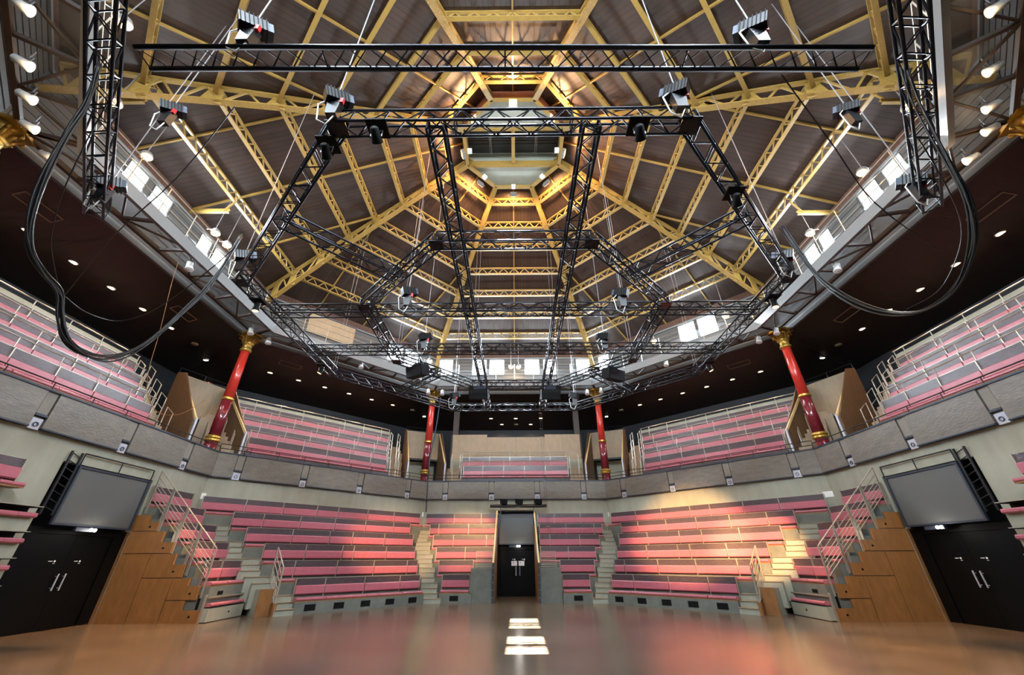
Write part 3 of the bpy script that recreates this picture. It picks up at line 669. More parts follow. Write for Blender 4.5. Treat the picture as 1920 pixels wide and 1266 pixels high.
# ------------------------------------------------------------------ balcony exits behind the columns
for i, (an, nm) in enumerate(((157.5, 'far left'), (112.5, 'centre-left'), (67.5, 'centre-right'), (22.5, 'far right'))):
    e = thing('balcony_exit', 'plywood balcony exit enclosure behind the %s red column' % nm, 'exit', (0, 0, 0), None, 'balcony exits')
    e.rotation_euler = (0, 0, radians(an - 90)); R0, R1 = 14.3, 16.6; h0, h1 = 1.15, 1.15
    MB().box(-h1, h1, R1, R1 + .08, 7.55, 9.35).build('back_panel', 'plywood_pale', e)
    MB().box(-h1, h1, R1 - .02, R1 + .1, 7.45, 7.55).build('lintel', 'rail_black', e)
    MB().box(-h1, h1, R1 + .9, R1 + 1.0, 5.25, 7.5).build('passage_wall', 'concrete', e)
    for sg in (-1, 1):
        MB().prism([(sg * h1, 13.9, 5.25), (sg * h1, R1, 5.25), (sg * h1, R1, 9.35), (sg * h1, 15.9, 9.2), (sg * h1, 13.9, 6.7)], (sg * .06, 0, 0)).build('side_panel', 'plywood_dark', e)
        MB().bar((sg * (h1 - .05), 13.9, 6.75), (sg * (h1 - .05), 16.3, 9.2), .06, .10).build('handrail', 'ash_rail', e)
        MB().bar((sg * (h1 - .05), 13.88, 5.25), (sg * (h1 - .05), 13.88, 6.8), .07, .07).build('end_post', 'plate', e)
    fr = MB(); fr.path([(-h1, R1, 9.35), (-h1, R1, 9.6), (h1, R1, 9.6), (h1, R1, 9.35)], .02, 6); fr.tube((0, R1, 9.35), (0, R1, 9.6), .015, 6); fr.build('top_rail', 'rail_black', e)
    MB().box(-.6, -.35, R1 - .08, R1 - .02, 5.9, 6.05).build('wall_light', 'lamp_white', e)
# ================================================================== COLUMNS
def column(an, label):
    e = thing('column', label, 'column', (0, 0, 0), None, 'cast-iron columns'); e.rotation_euler = (0, 0, radians(an - 90))
    c = (0, 13.15 / C8, 0)
    MB().lathe([(.30, 5.25), (.30, 5.75), (.25, 5.8), (.25, 6.12)], c, 20).build('base', 'column_dark', e, True)
    MB().lathe([(.25, 6.10), (.31, 6.14), (.31, 6.2), (.26, 6.24), (.30, 6.28), (.30, 6.33), (.23, 6.38)], c, 20).build('base_ring', 'gold', e)
    MB().lathe([(.235, 6.36), (.215, 8.06)], c, 20).build('lower_shaft', 'column_dark', e, True)
    MB().lathe([(.215, 8.0), (.26, 8.03), (.26, 8.10), (.215, 8.13)], c, 20).build('middle_ring', 'gold', e)
    MB().lathe([(.21, 8.10), (.19, 10.55)], c, 20).build('upper_shaft', 'column_red', e, True)
    MB().lathe([(.19, 10.5), (.25, 10.53), (.25, 10.62), (.2, 10.66), (.21, 10.88), (.27, 10.93), (.22, 11.0), (.27, 11.2), (.36, 11.36)], c, 20).build('capital', 'gold', e, True)
    cp_ = MB()
    cp_.box(-.42, .42, c[1] - .42, c[1] + .42, 11.36, 11.46); cp_.build('abacus', 'gold', e)
    for i in range(8):
        a = i * pi / 4; d = Vector((cos(a), sin(a), 0)); p = Vector(c)
        MB().path([p + d * .22 + Vector((0, 0, 10.95)), p + d * .30 + Vector((0, 0, 11.15)), p + d * .42 + Vector((0, 0, 11.28)), p + d * .44 + Vector((0, 0, 11.18)), p + d * .37 + Vector((0, 0, 11.15))], .055, 6, .03).build('leaf', 'gold', e, True)
    return e
for an, nm in ((157.5, 'far left one'), (112.5, 'left one of the middle pair'), (67.5, 'right one of the middle pair'), (22.5, 'far right one'), (202.5, 'one at the left frame edge'), (-22.5, 'one at the right frame edge')):
    column(an, 'red cast-iron column with gilt capital, the ' + nm)
# ================================================================== DOORS
def text_mark(parent, s, r, z, w_):
    for i in range(7): MB().box(s - w_ / 2 + i * .017, s - w_ / 2 + i * .017 + .011, r, r + .003, z - (.010 if i % 2 else .006), z + .010).build('letter', 'white_paint', parent)
    MB().lathe([(.026, 0), (.026, .004)], (s + w_ / 2, r + .002, z), 12, (0, -1, 0)).build('round_mark', 'white_paint', parent)
    MB().box(s + w_ / 2 - .03, s + w_ / 2 + .03, r, r + .003, z - .06, z - .05).build('letter', 'white_paint', parent)
def door(n, f, s0, s1, r, zt, zsurr, label):
    d = struct('door_%d' % n, label, f, ((s0 + s1) / 2, r, 0)); mid = (s0 + s1) / 2
    a, c, zo = OPEN[f]
    MB().box(a, s0, r - .02, r + .1, 0, zsurr).build('frame', 'door', d); MB().box(s1, c, r - .02, r + .1, 0, zsurr).build('frame', 'door', d); MB().box(s0, s1, r - .02, r + .1, zt, zsurr).build('frame', 'door', d)
    for x0, x1, hx in ((s0 + .005, mid - .004, mid - .10), (mid + .004, s1 - .005, mid + .10)):
        lf = MB().box(x0, x1, r + .02, r + .07, .01, zt - .005).build('leaf', 'door', d)
        h = MB(); h.tube((hx, r - .05, .92), (hx, r - .05, 1.32), .018, 8); h.tube((hx, r - .05, .98), (hx, r + .02, .98), .012, 6); h.tube((hx, r - .05, 1.26), (hx, r + .02, 1.26), .012, 6)
        h.build('handle', 'plate', lf)
        if f != 'F': text_mark(lf, (x0 + x1) / 2 + (.16 if x1 < mid + .01 else -.25) * (1), r + .015, 1.62, .17)
        else:
            text_mark(lf, (x0 + x1) / 2 + (.25 if x1 < mid else -.2), r + .015, 1.66, .14)
            xs_ = mid - .34 if x1 < mid else mid + .04; MB().box(xs_, xs_ + .30, r + .012, r + .018, 1.36, 1.58).build('paper_notice', 'paper', lf)
            MB().lathe([(.028, 0), (.028, .004)], (xs_ + .09, r + .008, 1.51), 10, (0, -1, 0)).build('red_mark', 'red', lf)
    # dark room behind
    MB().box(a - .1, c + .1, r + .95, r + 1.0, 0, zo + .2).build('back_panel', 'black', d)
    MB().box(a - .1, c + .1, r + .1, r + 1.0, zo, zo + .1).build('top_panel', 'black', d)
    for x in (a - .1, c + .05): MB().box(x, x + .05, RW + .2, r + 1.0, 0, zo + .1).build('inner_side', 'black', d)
    return d
door(1, 'F', -.86, 1.06, 12.45, 2.10, 2.26, 'black double door at the end of the central doorway')
door(2, 'L', .04, 2.30, 12.70, 2.28, 2.44, 'black double doors in the left wall')
door(3, 'R', -2.30, -.04, 12.70, 2.28, 2.44, 'black double doors in the right wall')
for f, a, c, z0, z1, r, nm in (('F', -.96, 1.04, 2.34, 3.86, 12.4, 'central'), ('L', 0, 2.5, 2.48, 4.0, 12.48, 'left'), ('R', -2.5, 0, 2.48, 4.0, 12.48, 'right')):
    e = thing('mesh_screen', 'grey see-through mesh screen above the %s doors' % nm, 'screen', ((a + c) / 2, r, z0), f)
    MB().box(a + .06, c - .06, r, r + .01, z0 + .05, z1 - .05).build('mesh', 'screen', e)
    b = MB(); b.box(a, a + .06, r - .03, r + .04, z0, z1).box(c - .06, c, r - .03, r + .04, z0, z1).box(a + .06, c - .06, r - .03, r + .04, z0, z0 + .05).box(a + .06, c - .06, r - .03, r + .04, z1 - .05, z1)
    b.build('frame', 'steel_dark', e)
    if f != 'F':
        g = MB(); g.path([(a, r, z1), (a, r, z1 + .34), (c, r, z1 + .34), (c, r, z1)], .02, 6); g.tube(((a + c) / 2, r, z1), ((a + c) / 2, r, z1 + .34), .016, 6); g.build('top_rail', 'rail_black', e)
        m = 1 if f == 'L' else -1; x = m * -.06; lad = MB()
        lad.bar((x, 12.5, 2.7), (x, 12.5, 4.34), .04, .05); lad.bar((m * -.36, 12.5, 2.7), (m * -.36, 12.5, 4.34), .04, .05)
        for i in range(8): lad.tube((x, 12.5, 2.8 + i * .2), (m * -.36, 12.5, 2.9 + i * .2), .014, 5)
        lad.build('side_rail', 'rail_black', e)
    le = thing('emergency_light', 'small lit emergency light over the %s doors' % nm, 'light', ((a + c) / 2, r - .1, z0 - .05), f)
    sx = {'F': .14, 'L': 1.17, 'R': -1.31}[f]
    MB().box(sx - .5, sx + .12, r - .10, r - .02, z0 - .12, z0 - .02).build('housing', 'steel_dark', le)
    for dx in (-.06, .06): MB().lathe([(.045, 0), (.045, .03)], (sx + dx, r - .10, z0 - .07), 12, (0, -1, 0)).build('bulb', 'lamp_white', le)
    lamp('emergency_lamp', 'POINT', world(f, sx, r - .3, z0 - .12), 5, (1, .95, .85), le, size=.05)
# lighting bar over the central doorway
zb_ = onface(972, 949, 'F', 11.9)[2]; xa_, xb_ = onface(919, 949, 'F', 11.9)[0], onface(1025, 947, 'F', 11.9)[0]
e = thing('lighting_bar', 'black lighting bar on two posts over the central doorway', 'lighting bar', (0, 11.9, 3.8), 'F')
MB().tube((xa_, 11.9, zb_), (xb_, 11.9, zb_), .09, 10).build('bar', 'black_gloss', e)
for s in (-.82, 1.0): MB().bar((s, 11.95, 3.3), (s, 11.95, zb_), .06, .06).build('post', 'steel_dark', e)
MB().tube((-.7, 11.85, zb_ - .3), (.9, 11.85, zb_ - .3), .018, 6).build('lower_bar', 'rail_black', e)
for s, nm in ((-.65, 'left'), (.20, 'middle'), (1.25, 'right')):
    l = thing('stage_lamp', 'black stage lamp standing on the bar over the doorway, %s one' % nm, 'stage lamp', (s, 11.9, zb_ + .09), 'F', 'lamps on the doorway bar')
    MB().obox((s, 11.9, zb_ + .24), .3, .42, .24, (.35, -1, -.15)).build('body', 'black', l); MB().box(s - .18, s + .18, 11.88, 11.92, zb_ + .08, zb_ + .14).build('yoke', 'rail_black', l)
# ================================================================== TRUSS RIG
ZTR = 8.45; YR = 0.27; AO, AI = 7.55, 4.56
def truss_mesh(parent, p, q, wd=.30, ht=.30, r=.027, bay=.32, name='truss_segment', ladder=False):
    p = Vector(p); q = Vector(q); d = (q - p); L_ = d.length; d.normalize(); a = d.cross(Vector((0, 0, 1))).normalized(); u = Vector((0, 0, 1))
    cs = [(-1, -1), (1, -1), (1, 1), (-1, 1)] if not ladder else [(-1, 0), (1, 0)]
    pt = lambda c, t: p + d * t + a * (c[0] * wd / 2) + u * (c[1] * ht / 2)
    br = MB(); n = max(2, round(L_ / bay)); w2 = L_ / n
    for i in range(n):
        t0, t1 = i * w2, (i + 1) * w2
        for j in range(len(cs) if not ladder else 1):
            c0, c1 = cs[j], cs[(j + 1) % len(cs)]
            if ladder:
                br.tube(pt(c0, t0), pt(c1, t1), .010, 4); br.tube(pt(c1, t0), pt(c0, t1), .010, 4)
            else:
                A_, B_ = (c0, c1) if (i + j) % 2 else (c1, c0); br.tube(pt(A_, t0), pt(B_, t1), .0145, 4)
    for t in [k * L_ / max(1, round(L_ / 2.5)) for k in range(max(1, round(L_ / 2.5)) + 1)]:
        for j in range(len(cs) if not ladder else 1): br.tube(pt(cs[j], t), pt(cs[(j + 1) % len(cs)], t), .014, 4)
    o = br.build(name, 'truss', parent)
    for c in cs: MB().tube(pt(c, 0), pt(c, L_), r if not ladder else .042, 8).build('chord', 'truss', o, True)
    return o
def octa(ap): return [Vector((cos(radians(22.5 + 45 * i)) * ap / C8, sin(radians(22.5 + 45 * i)) * ap / C8 + YR, ZTR)) for i in range(8)]
rig = thing('octagonal_truss_rig', 'black octagonal lattice truss rig hanging under the roof', 'truss', (0, 0, ZTR))
O_, I_ = octa(AO), octa(AI)
for P8 in (O_, I_):
    for i in range(8): truss_mesh(rig, P8[i], P8[(i + 1) % 8])
for an in (45, 135, 225, 315):
    d = Vector((cos(radians(an)), sin(radians(an)), 0)); truss_mesh(rig, d * AI + Vector((0, YR, ZTR)), d * AO + Vector((0, YR, ZTR)))
for x in (-1.40, 1.40): truss_mesh(rig, (x, YR - AO, ZTR), (x, YR + AO, ZTR))
for y in (-1.22, 1.42):
    for x0, x1 in ((-AO, -1.40), (-1.40, 1.40), (1.40, AO)): truss_mesh(rig, (x0, y, ZTR), (x1, y, ZTR))
for P8 in (O_, I_):
    for p in P8:
        MB().box(p.x - .17, p.x + .17, p.y - .17, p.y + .17, p.z - .16, p.z - .14).build('corner_plate', 'truss', rig)
ft = thing('front_truss', 'black straight truss nearest overhead across the top', 'truss', (0, -8.4, 8.3))
pL, pR = onz(268, 109, 8.3), onz(1622, 110, 8.3)
truss_mesh(ft, pL, pR, wd=.30, ladder=True)
for m, (a, b_) in ((1, (onz(182, 398, 8.3), onz(205, -120, 8.3))), (-1, (onz(1742, 384, 8.3), onz(1692, -120, 8.3)))):
    t_ = thing('side_truss', 'black truss with free end hanging at the upper %s edge' % WORD[m], 'truss', tuple(a))
    truss_mesh(t_, a, b_)
# ---- chain hoists
def roof_z(x, y):
    r = max(abs(x), abs(y), (abs(x) + abs(y)) / sqrt(2)); return zp(r)
def hoist(px, py, z, label, tilt=.5, big=1.0):
    p = onz(px, py, z); e = thing('chain_hoist', label, 'hoist', tuple(p), None, 'chain hoists')
    d = Vector((tilt, .35, .2)).normalized()
    b = MB(); b.obox(p, .22 * big, .42 * big, .24 * big, d); b.build('motor', 'black_gloss', e)
    f_ = MB()
    for i in range(7): f_.obox(p + d * (-.18 + i * .06) * big, .26 * big, .014, .28 * big, d)
    f_.build('fins', 'black', e)
    MB().obox(p + d * .24 * big, .2 * big, .08, .2 * big, d).build('end_cover', 'steel_dark', e)
    MB().prism([p + Vector((-.12, -.05, -.12)), p + Vector((.12, -.05, -.12)), p + Vector((.09, -.05, -.5)), p + Vector((-.09, -.05, -.5))], (0, .14, 0)).build('chain_bag', 'cable', e)
    MB().box(p.x + .1, p.x + .16, p.y - .06, p.y, p.z - .2, p.z - .08).build('plug', 'red', e)
    MB().tube(p, (p.x, p.y, roof_z(p.x, p.y) + .5), .012, 5).build('chain', 'grey_lamp', e)
    MB().path([p + Vector((-.1, 0, 0)), p + Vector((-.28, -.02, -.2)), p + Vector((-.22, 0, -.62)), p + Vector((-.05, .02, -.72)), p + Vector((.05, 0, -.5))], .014, 6).build('power_cord', 'cable_white', e, True)
    return e
HO = [(475, 50, 8.9, 'black chain hoist above the left half of the nearest straight truss'), (1412, 52, 8.9, 'black chain hoist above the right half of the nearest straight truss'),
      (632, 185, 8.8, 'black chain hoist at the near left corner of the octagonal rig'), (1268, 172, 8.8, 'black chain hoist at the near right corner of the octagonal rig'),
      (766, 548, 8.9, 'chain hoist over the left of the inner ring'), (1165, 550, 8.9, 'chain hoist over the right of the inner ring'),
      (797, 632, 8.9, 'chain hoist over the far left of the inner ring'), (1132, 632, 8.9, 'chain hoist over the far right of the inner ring'),
      (852, 742, 8.8, 'chain hoist at the far left corner of the octagonal rig'), (1077, 742, 8.8, 'chain hoist at the far right corner of the octagonal rig'),
      (458, 480, 8.8, 'chain hoist at the left corner of the octagonal rig'), (1470, 480, 8.8, 'chain hoist at the right corner of the octagonal rig'),
      (1590, 205, 10.5, 'black bag-shaped pulley hoist hanging from the right yellow rib'), (322, 205, 10.5, 'black bag-shaped pulley hoist hanging from the left yellow rib'),
      (205, 345, 8.6, 'chain hoist at the free end of the left side truss'), (1712, 340, 8.6, 'chain hoist at the free end of the right side truss')]
for i, (x, y, z, lb) in enumerate(HO): hoist(x, y, z, lb, tilt=.5 if x < 960 else -.5, big=1.0 if y > 400 else .95)
# ---- loudspeakers
for x, y, z, yaw_, lb in ((783, 697, 7.95, -.6, 'angled black loudspeaker left of the inner ring front'), (1150, 703, 7.95, .6, 'angled black loudspeaker right of the inner ring front'),
                          (898, 740, 7.75, -.1, 'black loudspeaker under the rig, left of the two middle ones'), (1032, 740, 7.75, .1, 'black loudspeaker under the rig, right of the two middle ones')):
    p = onz(x, y, z); e = thing('loudspeaker', lb, 'loudspeaker', tuple(p), None, 'loudspeakers on the rig'); d = Vector((yaw_, -1, -.35)).normalized()
    MB().obox(p, .80, .42, .42, d).build('cabinet', 'black', e); MB().obox(p + d * .215, .74, .012, .36, d).build('grille', 'rail_black', e)
    MB().obox(p + Vector((0, 0, .28)), .5, .06, .18, d).build('bracket', 'steel_dark', e); MB().tube(p + Vector((0, 0, .2)), (p.x, p.y, 8.62), .02, 6).build('drop_pole', 'steel_dark', e); MB().box(p.x - .35, p.x + .35, p.y - .02, p.y + .02, 8.60, 8.63).box(p.x - .02, p.x + .02, p.y - .9, p.y + .9, 8.60, 8.63).build('top_bars', 'steel_dark', e)
# ================================================================== LAMPS
def bell(px, py, f, r, label):
    s, r_, z = onface(px, py, f, r); p = world(f, s, r, z); e = thing('bell_lamp', label, 'lamp', tuple(p), None, 'bell lamps along the catwalk')
    ax = (Vector((0, 0, -1)) + nt(f)[0] * -.35).normalized()
    MB().lathe([(.04, -.20), (.09, -.17), (.15, -.08), (.17, .05), (.165, .06)], p, 16, ax).build('shade', 'grey_lamp', e, True)
    MB().lathe([(.14, .062), (.10, .075), (.02, .08)], p, 14, ax).build('bulb', 'lamp_warm', e)
    MB().tube(p - ax * .18, p - ax * .2 + nt(f)[0] * .35, .02, 6).build('arm', 'grey_lamp', e)
    zt = roof_z(p.x, p.y) + .5; MB().tube(p - ax * .2, (p.x, p.y, zt), .014, 5).build('hanger_rod', 'grey_lamp', e)
    lamp('bell_bulb', 'POINT', p + ax * .16, 28, (1, .66, .32), e, size=.08)
BE = [(275, 292, 'L', 11.9, 'lowest-hung bell lamp over the near left window'), (404, 436, 'L', 11.9, 'bell lamp over the far left window, nearer one'), (426, 459, 'L', 11.9, 'bell lamp over the far left window, farther one'),
      (217, 192, 'L', 11.7, 'lit bell lamp right of the left side truss'), (233, 42, 'BL', 11.7, 'lit bell lamp at the top beside the left side truss'),
      (1617, 322, 'R', 11.9, 'bell lamp over the near right window'), (1519, 437, 'R', 11.9, 'bell lamp over the far right window'), (1702, 200, 'R', 11.7, 'lit bell lamp left of the right side truss'),
      (958 , 688, 'F', 12.6, 'grey bell lamp between the middle windows, left of the pair'), (972, 688, 'F', 12.6, 'bell lamp between the middle windows, right of the pair'),
      (806, 677, 'FL', 12.3, 'bell lamp behind the far left rig truss'), (1226, 640, 'FR', 12.3, 'bell lamp behind the far right rig truss'), (1361, 592, 'FR', 11.9, 'bell lamp right of the front-right window')]
for b_ in BE: bell(*b_)
def spot_can(p, aim, label, group, m='white_paint', lit='lamp_soft', sc=1.0, power=18, stem=None):
    e = thing('spotlight', label, 'spotlight', tuple(p), None, group); d = (Vector(aim) - Vector(p)).normalized(); p = Vector(p)
    MB().lathe([(.05 * sc, -.20 * sc), (.09 * sc, -.17 * sc), (.10 * sc, .02 * sc), (.13 * sc, .12 * sc), (.125 * sc, .13 * sc)], p, 14, d).build('can', m, e, True)
    MB().lathe([(.11 * sc, .131 * sc), (.02, .14 * sc)], p, 12, d).build('lens', lit, e)
    MB().path([p + Vector((-.12 * sc, 0, 0)), p + Vector((-.12 * sc, 0, .2 * sc)), p + Vector((.12 * sc, 0, .2 * sc)), p + Vector((.12 * sc, 0, 0))], .012, 5).build('bracket', 'grey_lamp', e)
    if stem: MB().tube(p + Vector((0, 0, .2 * sc)), stem, .015, 5).build('stem', 'grey_lamp', e)
    return e
for m in (1, -1):
    pts = ((43, 12), (44, 118), (51, 182), (56, 238), (90, 293)) if m > 0 else ((1868, 15), (1861, 130), (1858, 200), (1856, 243), (1820, 298))
    f = 'BL' if m > 0 else 'BR'
    for i, (x, y) in enumerate(pts):
        f2 = f if i < 4 else ('L' if m > 0 else 'R'); s, r, z = onface(x, y, f2, 12.4); p = world(f2, s, 12.4, z)
        e = spot_can(p, p + Vector((m * .75, .6, -.2)), 'white catwalk spotlight at the %s edge, %s from the top' % (WORD[m], NTH[i]), 'white spotlights at the frame edges', sc=.95, stem=p + Vector((0, 0, .45)))
        lamp('spot_bulb', 'POINT', p + Vector((m * .22, 0, -.18)), 3, (1, .72, .42), e, size=.06)
CT = [(470, 622, 'left of two at the far left column'), (503, 640, 'right of two at the far left column'), (803, 735, 'left of two at the second column'), (829, 737, 'right of two at the second column'),
      (1101, 736, 'left of two at the third column'), (1127, 733, 'right of two at the third column'), (1456, 622, 'right of two at the far right column'), (1423, 638, 'left of two at the far right column'),
      (355, 500, 'alone under the left catwalk'), (677, 686, 'alone under the front-left catwalk'), (1249, 682, 'alone under the front-right catwalk'), (1570, 503, 'alone under the right catwalk')]
for x, y, lb in CT:
    p = onz(x, y, 11.15); n = Vector((p.x, p.y, 0)).normalized()
    e = spot_can(p, p - n * .3 + Vector((0, 0, -1)), 'small white spotlight, ' + lb, 'small white spotlights', lit='white_paint', sc=1.1, stem=p + Vector((0, 0, .4)))
# ---- soffit downlights, hatches
def onsoffit(px, py, f):
    n, t = nt(f); d = ray(px, py); g = (ZS1 - ZS0) / (RS1 - RS0)
    k = (ZS0 + g * (EYE.dot(n) - RS0) - EYE.z) / (d.z - g * d.dot(n)); p = EYE + d * k; return p
z6 = [(506.4, 699.1), (559.7, 713.3), (608.8, 726.4), (654.3, 738.3), (696.7, 749.4), (736.2, 759.5)]
DL = {'L': [(50, 433), (137, 492), (208, 540), (267, 580), (320, 615)], 'R': [(1876, 438), (1793, 496), (1726, 543), (1667, 582), (1617, 617)], 'FL': z6,
      'FR': [(1426, 697), (1373.5, 711.6), (1325, 725.4), (1280, 737.4), (1238.5, 748.8), (1200, 759.4)], 'F': [(920.7, 785), (967, 785), (1014, 784.5), (941, 796), (995, 796)]}
for f, L_ in DL.items():
    for i, (x, y) in enumerate(L_):
        p = onsoffit(x, y, f); e = thing('downlight', 'lit round downlight in the %s dark soffit, %s from the left' % (FT[f] if f != 'F' else 'central', NTH[i if f in ('FL', 'F', 'L') else len(L_) - 1 - i]), 'downlight', tuple(p), None, 'soffit downlights')
        MB().lathe([(.15, .0), (.15, -.012), (.12, -.015)], p, 16).build('rim', 'white_paint', e); MB().lathe([(.118, -.016), (.02, -.02)], p, 14).build('lens', 'downlight_glow', e)
        lamp('downlight_bulb', 'SPOT', p + Vector((0, 0, -.05)), 110, (1, .72, .5), e, aim=p + Vector((0, 0, -3)), size=.1, angle=2.2, blend=.6)
for x, y, f, on, lb in ((365, 644, 'L', 0, 'left'), (1572, 646, 'R', 0, 'right'), (773.3, 769, 'FL', 0, 'front-left'), (1165, 769, 'FR', 0, 'front-right'), (968, 796, 'F', 0, 'central'),
                        (387, 673, 'L', 1, 'left'), (1541, 669, 'R', 1, 'right'), (795.6, 779.5, 'FL', 1, 'front-left'), (1137, 779.5, 'FR', 1, 'front-right')):
    p = onsoffit(x, y, f)
    if on:
        e = thing('emergency_light', 'small white emergency light on the %s soffit' % lb, 'light', tuple(p)); MB().box(p.x - .11, p.x + .11, p.y - .06, p.y + .06, p.z - .08, p.z).build('housing', 'white_paint', e); MB().box(p.x - .09, p.x + .09, p.y - .05, p.y + .05, p.z - .09, p.z - .081).build('diffuser', 'lamp_white', e)
    else:
        tag(MB().lathe([(.16, 0), (.15, -.05), (.08, -.07)], p, 16).build('smoke_detector', 'plywood_pale', None, True), 'unlit pale round disc on the %s soffit' % lb, 'detector')
for x, y, f, lb in ((73, 388, 'L', 'near left'), (345, 588, 'L', 'far left'), (545, 684, 'FL', 'front-left'), (1385, 683, 'FR', 'front-right'), (1587, 590, 'R', 'far right'), (1856, 389, 'R', 'near right')):
    p = onsoffit(x, y, f); n, t = nt(f); s0 = p.dot(t); r0 = p.dot(n); dz = lambda r: soffit_z(r) - .02
    e = thing('soffit_hatch', 'framed dark rectangular vent in the soffit, %s' % lb, 'vent', (s0, r0, dz(r0)), f, 'soffit vents')
    a, b_ = .55, .17
    b = MB()
    for p0, p1 in (((-a, -b_), (a, -b_)), ((a, -b_), (a, b_)), ((a, b_), (-a, b_)), ((-a, b_), (-a, -b_))):
        b.bar((s0 + p0[0], r0 + p0[1], dz(r0 + p0[1])), (s0 + p1[0], r0 + p1[1], dz(r0 + p1[1])), .03, .03)
    b.build('frame', 'plywood_pale', e)
    MB().add([(s0 - a, r0 - b_, dz(r0 - b_) + .01), (s0 + a, r0 - b_, dz(r0 - b_) + .01), (s0 + a, r0 + b_, dz(r0 + b_) + .01), (s0 - a, r0 + b_, dz(r0 + b_) + .01)], [(0, 1, 2, 3)]).build('grille', 'soffit', e)
# ---- floodlights added round the lantern to warm the roof boards
for i, f in enumerate(ALL):
    p = world(f, 0, 2.0, 18.0); n = nt(f)[0]; e = thing('lantern_floodlight', 'grey square floodlight on the lantern ring, %s side' % FT[f], 'floodlight', tuple(p), None, 'lantern floodlights')
    MB().obox(p + n * .28 + Vector((0, 0, -.22)), .34, .12, .30, n + Vector((0, 0, -.35))).build('housing', 'grey_lamp', e)
    MB().obox(p + n * .35 + Vector((0, 0, -.245)), .30, .01, .26, n + Vector((0, 0, -.35))).build('glass', 'lamp_warm', e)
    MB().obox(p, .2, .2, .14, n).build('bracket', 'white_paint', e)
    lamp('flood_bulb', 'SPOT', p + n * .5 + Vector((0, 0, -.33)), 430, (1, .58, .25), e, aim=p + n * 6 + Vector((0, 0, -1.2)), size=.12, angle=2.9, blend=.5)
# ---- warm spots added under the rig to light the seats and the floor
ST = [((2.2, -7.3, 8.05), world('FR', .0, 10.6, 2.7), 26000, .34, 'near truss, right of its middle'), ((4.6, -5.81, 8.05), world('FR', 2.6, 10.4, 2.3), 20000, .28, 'near right diagonal of the rig'),
      ((-2.4, -7.3, 8.05), world('F', -2.6, 10.6, 2.6), 11000, .22, 'near truss, left of its middle'), ((-3.4, -7.0, 8.05), world('FL', 2.2, 10.4, 2.5), 10000, .28, 'near left diagonal of the rig'),
      ((-7.55, 2.4, 8.05), (-10.6, 1.9, 0.6), 2200, .7, 'left side of the rig'), ((7.55, 2.4, 8.05), (10.6, 1.9, 0.6), 1300, .7, 'right side of the rig'),
      ((-7.55, -2.0, 8.05), (-7.2, -1.6, 0), 1800, .9, 'left side of the rig, nearer'), ((7.55, -2.0, 8.05), (6.8, -2.0, 0), 2000, .9, 'right side of the rig, nearer')]
for p, aim, pw, an, lb in ST:
    e = spot_can(Vector(p), aim, 'black stage spotlight under the ' + lb, 'stage spotlights on the rig', m='black', sc=.8, stem=Vector((p[0], p[1], 8.3)))
    MB().box(p[0] - .18, p[0] + .18, p[1] - .18, p[1] + .18, 8.255, 8.29).build('clamp', 'black', e)
    d = (Vector(aim) - Vector(p)).normalized(); lamp('stage_bulb', 'SPOT', Vector(p) + d * .25, pw, (1, .57, .24), e, aim=aim, size=.06, angle=an, blend=.7)
# ================================================================== CABLES
def hang(px, a, b_):
    a = Vector(a); b_ = Vector(b_); n = (b_ - a); n.z = 0; n = Vector((-n.y, n.x, 0)).normalized(); out = []
    for x, y in px:
        d = ray(x, y); out.append(EYE + d * ((a - EYE).dot(n) / d.dot(n)))
    return out
def smooth(pts, k=4):
    o = []
    for i in range(len(pts) - 1):
        p0, p1, p2, p3 = pts[max(i - 1, 0)], pts[i], pts[i + 1], pts[min(i + 2, len(pts) - 1)]
        for j in range(k):
            t = j / k; o.append(.5 * ((2 * p1) + (p2 - p0) * t + (2 * p0 - 5 * p1 + 4 * p2 - p3) * t * t + (3 * p1 - p0 - 3 * p2 + p3) * t ** 3))
    return o + [pts[-1]]
CL = [(190, 120), (165, 195), (125, 255), (85, 335), (62, 410), (62, 470), (85, 515), (115, 550), (118, 590), (128, 632), (155, 660), (195, 672), (240, 662), (290, 632), (345, 585), (390, 540), (425, 490), (455, 440)]
CR = [(1695, 120), (1725, 200), (1775, 300), (1810, 370), (1825, 430), (1822, 480), (1800, 530), (1765, 565), (1710, 588), (1650, 583), (1590, 560), (1535, 520), (1495, 470), (1465, 425)]
for m, P2 in ((1, CL), (-1, CR)):
    a = onz(*P2[0], 8.3); b_ = onz(*P2[-1], 8.3); pts = smooth(hang(P2, a, b_))
    e = thing('cable_bundle', 'thick black cable bundle sagging in a loop on the %s' % WORD[m], 'cable', tuple(pts[0]))
    for i in range(6):
        o = Vector((random.uniform(-.035, .035), random.uniform(-.035, .035), random.uniform(-.04, .04))); MB().path([p + o * (1 + .6 * sin(k * .35 + i)) for k, p in enumerate(pts)], .014, 5).build('cable', 'cable', e, True)
C2 = [([(203, 190), (165, 260), (118, 360), (97, 440), (100, 490), (112, 540), (122, 552)], 'thin black cable beside the left bundle'), ([(1722, 260), (1775, 350), (1802, 420), (1795, 480), (1760, 545), (1700, 580)], 'thin black cable beside the right bundle'),
      ([(122, 556), (160, 585), (215, 602), (270, 590), (330, 555), (400, 500), (440, 465)], 'thin cable curving from the left bundle to the rig'),
      ([(440, 200), (330, 335), (215, 440), (145, 525), (122, 552)], 'thin taut rope running down to the left bundle'), ([(1465, 140), (1560, 270), (1640, 380), (1760, 470)], 'thin taut rope crossing the right window')]
